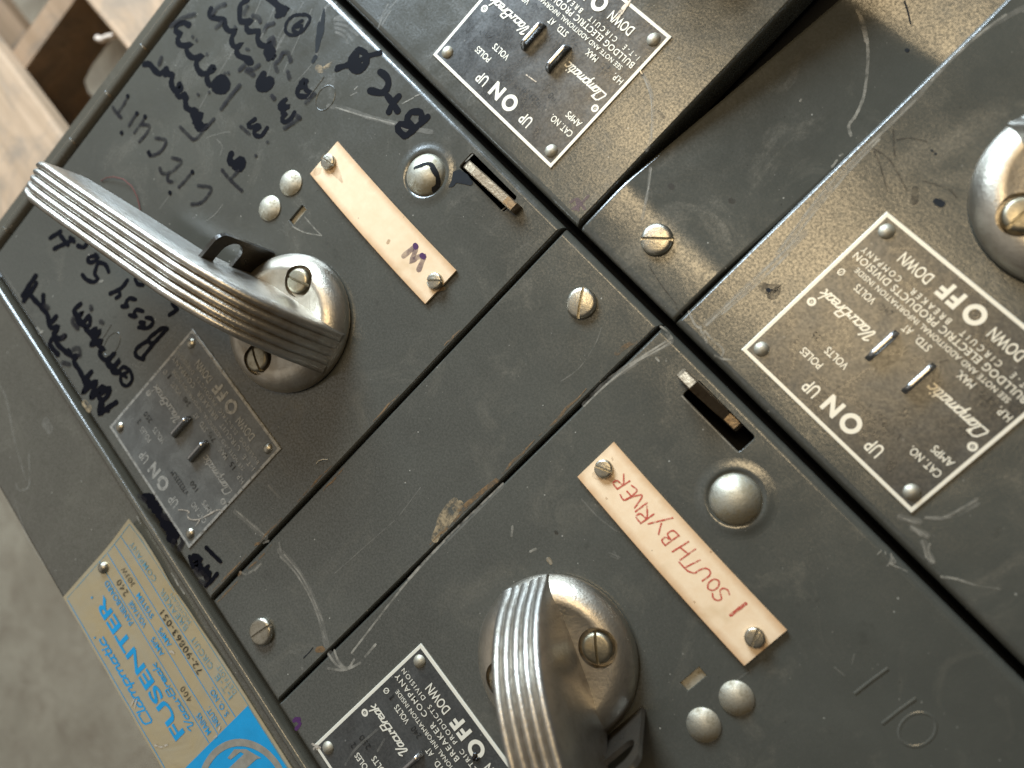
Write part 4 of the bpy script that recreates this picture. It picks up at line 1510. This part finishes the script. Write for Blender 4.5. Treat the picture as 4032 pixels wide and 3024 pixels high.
CAPS = {'1': [[(.5, 1), (.5, 0)]], 'S': [[(.95, .85), (.6, 1), (.2, .9), (.15, .65), (.75, .4), (.8, .15), (.45, 0), (.05, .1)]],
        'O': [[(.5, 1), (.15, .8), (.1, .35), (.4, .02), (.8, .2), (.85, .7), (.55, 1)]], 'U': [[(.1, 1), (.12, .3), (.4, 0), (.75, .1), (.92, .5), (.95, 1)]],
        'T': [[(.62, .95), (.5, .5), (.35, 0)], [(0, .8), (.4, .98), (1.15, 1)]], 'H': [[(.1, 1), (.1, 0)], [(.95, 1.02), (.85, 0)], [(.1, .45), (.9, .55)]],
        'B': [[(.15, 1), (.15, 0)], [(.15, 1), (.7, .95), (.7, .65), (.2, .52), (.85, .45), (.8, .05), (.1, 0)]], 'Y': [[(.0, 1), (.45, .5)], [(1, 1.05), (.25, -.15)]],
        'R': [[(.15, 1), (.12, 0)], [(.15, 1), (.8, .95), (.8, .62), (.2, .5), (.95, 0)]], 'I': [[(.5, 1), (.5, 0)]], 'V': [[(0, 1), (.42, 0), (1, 1)]],
        'E': [[(.85, 1), (.1, 1), (.1, 0), (.9, 0)], [(.1, .5), (.7, .5)]]}
for ch, hx, hy_, hh, ww, sl in (('1', 1172, 1160, 7.0, 3, .05), ('S', 1058, 1060, 6.0, 4.0, .1), ('O', 1010, 997, 5.0, 4.2, 0), ('U', 950, 925, 4.6, 4.4, .1), ('T', 872, 862, 6.4, 5.6, 0), ('H', 820, 775, 7.0, 4.8, .1),
                                ('B', 724, 690, 6.4, 4.0, .1), ('Y', 668, 594, 7.2, 5.4, .05), ('R', 560, 545, 6.2, 4.6, .1), ('I', 540, 492, 5.6, 2, .1), ('V', 505, 438, 5.6, 4.6, .05), ('E', 455, 398, 5.8, 3.6, .1), ('R', 406, 328, 5.8, 4.2, .15)):
    cx_, cy_, _z = F('h', hx, hy_, 1.5)
    hh, ww = hh * .80, ww * .80
    for st in CAPS[ch]:
        M.ribbon([(cx_ - (u - .5) * ww - sl * (v - .5) * hh, cy_ - (v - .5) * hh, 0) for u, v in st], 0.95 if ch == '1' else .52, 0, 0)
M.v = [(x, y, zf3(x) + zz + .05) for x, y, zz in M.v]
make('handwriting', M, [INKR], strip3, sharp=None)
link('dome_rivet', ME_DOME, (-3.2, -23.9, -.5), u3)
for x, y in ((38.3, -63.6), (38.2, -76.5)):
    link('rivet', ME_SMALL, (x, y, -.1), u3)
latch(u3, -40.8, -17.5, -8.7, 9.0, -1.5, .02, 3.3)
M = MB()
M.box(24, 30, -75, -64.5, -3.0, -1.0)
make('slot_backing', M, [ZINC], u3)
hasp(u3, 24.2, -111.0, -87.6, 29.5, .22)

# ------------------------------------------------------------------ switch unit, far
u2 = thing('switch_unit', (-200, 100, -17), 'grey switch unit with framed black nameplate and a small dark scribble at its corner', 'electrical switch', GU)
M = MB()
sheet(M, -298.6, -100.4, .3, 195, 1.0, 2.4, [])
M.strokes('m', [[(1718, 545), (1760, 620), (1785, 730), (1790, 850), (1775, 1000), (1745, 1090)]], 26, .05, 2)
M.strokes('m', [[(1722, 560), (1770, 690), (1782, 820), (1778, 1010)]], 8, .05, 1)
M.strokes('c', [[(1100, 0), (1010, 110), (980, 180)], [(1040, 30), (990, 130)], [(1060, 70), (1000, 165)]], 12, .05, 2)
M.strokes('k', [[(105, 350), (125, 360), (115, 345)], [(570, 160), (580, 165)]], 7, .05, 1)
M.strokes('m', [[(1830, 810), (1870, 850)], [(1700, 520), (1715, 545)]], 22, .05, 3)
make('door', M, [PAINT, SCR, SCRF, SPOT], u2, sharp=40)
M = MB()
M.strokes('r', [[(1240, 490), (1280, 470), (1300, 500), (1250, 535)], [(1270, 540), (1310, 500), (1355, 450)], [(1300, 490), (1330, 535)], [(1280, 480), (1290, 545)]], 18, .07, 0)
make('marker_writing', M, [INKP], u2, sharp=None)
nameplate(u2, -186.9, -121.5, 8.0, 63.8, 2, PLET, STAMPF, PBLK, ME_PIN, 'V2E2233MA', (('m', [[(1635, 0), (1600, 50), (1560, 110), (1530, 140)], [(1620, 20), (1545, 100)]], 24, 2, (.6, 1, .5)),
          ('m', [[(875, 550), (910, 575), (945, 600)], [(1690, 500), (1715, 545)]], 8, 2, None)))
handle(u2, -157.4, 98.0, math.radians(164), (1.2, .5))

# ------------------------------------------------------------------ switch unit, right
u4 = thing('switch_unit', (40, 100, -17), 'grey switch unit with bright framed nameplate beside a round handle hub', 'electrical switch', GU)
M = MB()
sheet(M, -54.2, 139, .3, 195, 1.3, 2.6, [])
M.strokes('k', [[(2212, 45), (2000, 165), (1850, 280), (1700, 430), (1560, 590), (1440, 710), (1300, 850)]], 34, .05, 2)
M.strokes('k', [[(2100, 90), (1950, 200), (1780, 350), (1650, 490)], [(1560, 600), (1400, 760), (1250, 900), (1000, 1155), (720, 1530)], [(1330, 850), (1150, 1040), (940, 1290), (800, 1470)]], 15, .05, 1)
M.strokes('k', [[(1300, 860), (1150, 1020), (1000, 1170), (850, 1370), (720, 1540)]], 44, .05, 2)
M.strokes('k', [[(1300, 920), (1340, 1020), (1380, 1160)], [(1415, 790), (1425, 950)], [(1290, 900), (1400, 980), (1500, 1160)], [(1440, 850), (1520, 840), (1620, 860)], [(1600, 1100), (1750, 1150), (1800, 1200)]], 10, .05, 4)
M.strokes('k', [[(1680, 1225), (1710, 1240)]], 44, .06, 3)
M.strokes('k', [[(1550, 1150), (1545, 1230)]], 40, .06, 4)
M.strokes('k', [[(1650, 915), (1656, 920)], [(1672, 935), (1676, 938)]], 14, .06, 3)
M.strokes('j', [[(1450, 20), (1300, 170), (1100, 350), (950, 490), (800, 620)]], 44, .05, 2)
M.strokes('j', [[(1400, 60), (1200, 250), (1000, 440), (800, 630)], [(1330, 170), (1100, 390), (900, 560)], [(760, 640), (770, 690), (800, 730)], [(790, 670), (850, 740), (880, 760), (910, 800), (900, 830)], [(855, 830), (900, 850), (990, 862)], [(780, 680), (800, 745)],
                [(685, 545), (720, 620), (750, 650)]], 15, .05, 1)
M.strokes('j', [[(1170, 380), (1210, 400), (1260, 380), (1230, 430)]], 70, .05, 4)
M.strokes('j', [[(1200, 400), (1210, 404)]], 26, .06, 3)
M.strokes('l', [[(1330, 1120), (1480, 1120), (1600, 1060), (1755, 965)], [(1400, 1130), (1600, 1090), (1770, 1000)]], 40, .05, 2, 0, (.4, 1, .7))
M.strokes('l', [[(1340, 1112), (1500, 1105), (1650, 1030), (1750, 975)], [(1120, 1105), (1190, 1130), (1285, 1155)], [(1240, 1200), (1290, 1230), (1350, 1265)], [(1310, 1310), (1330, 1380), (1345, 1440), (1400, 1475)], [(1370, 1330), (1360, 1400), (1400, 1480)], [(1150, 1120), (1250, 1160)], [(1220, 1190), (1300, 1265)]], 18, .05, 1)
M.strokes('l', [[(1130, 1112), (1280, 1150)], [(1230, 1200), (1345, 1260)], [(1320, 1320), (1350, 1400), (1390, 1470)]], 55, .05, 2)
M.strokes('l', [[(1470, 1597), (1600, 1620), (1740, 1665), (1950, 1700)]], 20, .05, 1, 0, (1.2, .8, .3))
make('door', M, [PAINT, SCR, SCRF, CHIP, SPOT], u4, sharp=40)
nameplate(u4, -33.9, 30.6, 8.4, 64.2, 2, PLET, STAMPF, PBLK, ME_PIN, 'V2E2233MA')
handle(u4, -1.8, 97.8, math.radians(-22), (1.0, dirang('u', 730, 1035, 896, 890, 8)))

# ------------------------------------------------------------------ filler plates between the columns of switches
GF = 'screwed filler plates between the switch units'
f1 = thing('filler_plate', (-80, -99, -17), 'narrow grey filler plate with a screw at each end and a curved pale scrape', 'cover plate', GF)
M = MB()
sheet(M, -102.9, -57.0, -195.6, -2.6, .9, 2.6, [], -.35)
zz = .05
M.strokes('i', [[(0, 395), (80, 480), (160, 600), (225, 750), (275, 945)]], 36, zz, 2, -.35)
M.strokes('i', [[(5, 430), (90, 520), (165, 640), (215, 750), (262, 900)], [(30, 420), (120, 530), (190, 660), (250, 800)]], 10, zz, 1, -.35)
M.strokes('i', [[(1262, -12), (1180, 50), (1110, 110), (1045, 160)]], 26, zz, 3, -.35)
M.strokes('i', [[(1020, 108), (955, 185), (930, 255), (905, 325)], [(1050, 125), (1000, 200), (945, 275)]], 46, zz, 4, -.35)
M.strokes('i', [[(225, 968), (248, 962)], [(218, 975), (255, 970)]], 26, zz, 3, -.35)
M.strokes('i', [[(140, 1020), (175, 985), (195, 960)]], 6, zz, 5, -.35)
M.strokes('i', [[(670, 220), (500, 370), (320, 530)], [(820, 30), (700, 190)]], 6, zz, 2, -.35)
M.strokes('r', [[(1440, 1310), (1400, 1420), (1300, 1570), (1180, 1659)]], 8, zz, 2, -.35)
M.strokes('r', [[(1540, 1480), (1600, 1430), (1659, 1400)]], 30, zz, 3, -.35)
M.strokes('o', [[(1395, 520), (1440, 530), (1520, 470), (1480, 510)], [(1530, 350), (1560, 340)]], 12, zz, 1, -.35)
M.strokes('p', [[(1830, 160), (1870, 170), (1920, 150)], [(1940, 320), (1948, 330)]], 26, zz, 2, -.35)
for a, b_ in ((-193, -180), (-176, -160), (-130, -118)):
    M.ribbon([(-101.2 + rs.uniform(-.2, .35), a + (b_ - a) * k / 5) for k in range(6)], .8, -.30, 3, (.3, 1, .2))
for a, b_ in ((-76, -58), (-56, -34), (-110, -90)):
    M.ribbon([(-58.8 + rs.uniform(-.4, .2), a + (b_ - a) * k / 5) for k in range(6)], 1.0, -.30, 3, (.3, 1, .2))
make('cover', M, [PAINT, SCR, SCRF, BROWN, TAN, CHIP], f1, sharp=40)
link('screw', ME_FSCREW, (-80.4, -16.0, -.3), f1, dirang('r', 1305, 1055, 1272, 1240))
link('screw', ME_FSCREW, (-79.9, -183.6, -.3), f1, dirang('o', 1445, 900, 1545, 830))

f2 = thing('filler_plate', (-78, 100, -17), 'grey filler plate bent in the middle, shining warm round its single visible screw', 'cover plate', GF)
M = MB()
# folded lengthwise: flat end tab, sunken middle, flat far end
prof = [(-.3, -13), (-.3, -2.2)]
prof = [(.4, -13), (.4, -2.6), (.6, -1.5), (1.2, -.75), (2.2, -.35), (3.2, -.25), (12, -.2), (16.0, -.2), (17.5, -.24), (19.0, -.34), (20.5, -.50), (22.0, -.72), (23.5, -1.0), (25, -1.33), (60, -7.0), (104, -13.6), (107, -13.9), (110, -13.8), (114, -13.2), (150, -8.0), (195, -2)]
vs, fs = [], []
for y, z_ in prof:
    xl = -99.2 + max(0, y - 25) * .052
    for dx, dz in ((0, -13), (0, -1.0), (.25, -.35), (.9, 0), (1.3, 0)):
        vs.append((xl + dx, y, z_ + dz if y > .5 else min(z_, -1) + dz))
    for dx, dz in ((-1.3, 0), (-.9, 0), (-.25, -.35), (0, -1.0), (0, -13)):
        vs.append((-55.0 + dx, y, z_ + dz if y > .5 else min(z_, -1) + dz))
for i in range(len(prof) - 1):
    for j in range(9):
        fs.append((i * 10 + j, i * 10 + j + 1, (i + 1) * 10 + j + 1, (i + 1) * 10 + j))
M.add(vs, [tuple(reversed(f_)) for f_ in fs], 0, True)


def fz(y):
    for (a, za), (b_, zb) in zip(prof[5:], prof[6:]):
        if y <= b_:
            return za + (zb - za) * (y - a) / (b_ - a)
    return prof[-1][1]


T = MB()
T.strokes('k', [[(1205, -10), (1245, 70), (1268, 190), (1270, 330), (1245, 540), (1195, 670), (1150, 740), (1162, 805)]], 19, 0, 1, -7)
T.strokes('k', [[(1220, 30), (1250, 150), (1256, 190)], [(1260, 440), (1245, 560)], [(1095, 935), (1110, 925)], [(1045, 1010), (1075, 965)], [(850, 595), (856, 585)]], 14, 0, 1, -7)
T.strokes('k', [[(1490, -10), (1510, 50), (1528, 120)]], 10, 0, 3, -11)
T.strokes('k', [[(1503, 275), (1510, 280)]], 24, 0, 3, -11)
T.strokes('k', [[(430, 1215), (440, 1220)], [(65, 1135), (72, 1142)]], 36, 0, 4, -3)
T.v = [(x, y, fz(y) + .06 + (zz - round(zz))) for x, y, zz in T.v]
b = MB()
T2 = MB()
T2.strokes('m', [[(1765, 1205), (1755, 1330), (1740, 1440), (1712, 1590)]], 22, 0, 2, -.2)
T2.strokes('m', [[(1770, 1210), (1752, 1360), (1730, 1480)]], 8, 0, 1, -.2)
T2.strokes('j', [[(600, 520), (640, 560)], [(420, 240), (520, 390), (600, 490)]], 9, 0, 4, -.2)
T2.v = [(x, y, fz(y) + .06 + (zz + .2)) for x, y, zz in T2.v]
for t_ in (T, T2):
    off = len(M.v)
    M.v += t_.v
    M.f += [tuple(i + off for i in f_) for f_ in t_.f]
    M.m += t_.m
    M.s += t_.s
make('cover', M, [PAINT, SCR, SCRF, CHIP, SPOT], f2, sharp=40)
link('screw', ME_FSCREW, (-77.2, 14.8, -.15), f2, dirang('j', 370, 42, 560, 45))

# ------------------------------------------------------------------ small loose things
M = MB()
pts = [(398, 712, .3), (420, 700, .9), (445, 696, 1.4), (485, 705, 1.4), (520, 735, 1.0), (540, 775, .6), (550, 815, .4), (553, 842, .2)]
M.tube([at(x, y, z_) for x, y, z_ in pts], .17, 6)
t = make('red_fibre', M, [flat('red_thread', (.16, .03, .022), .7)])
tag(t, 'thin curved red fibre lying on the grey door beside the long handle', 'fibre')
M = MB()
M.tube([F('g', x, y, z_) for x, y, z_ in ((905, 1535, .2), (920, 1518, .7), (945, 1508, .9), (980, 1508, .3))], .16, 6)
t = make('lint_fibre', M, [flat('pale_lint', (.55, .50, .40), .8)])
tag(t, 'short pale bent fibre of lint on the scribbled door near the seam', 'lint')
M = MB()
c = F('x', 1885, 1370, .8)
rr = MB()
for i in range(9):
    a = i * 2.4
    r_ = .35 + .75 * random.random()
    M.lathe(c[0] + 1.0 * math.cos(a) * (i % 3) * .55, c[1] + 1.0 * math.sin(a) * (i % 3) * .55, [(r_, 0), (r_ * .95, .3), (r_ * .6, .6), (.05, .72)], 12, 0, z=.62)
t = make('tar_blob', M, [flat('black_tar', (.006, .006, .007), .18, .6)])
tag(t, 'glossy black blob stuck on the nameplate over its OFF lettering', 'tar blob')
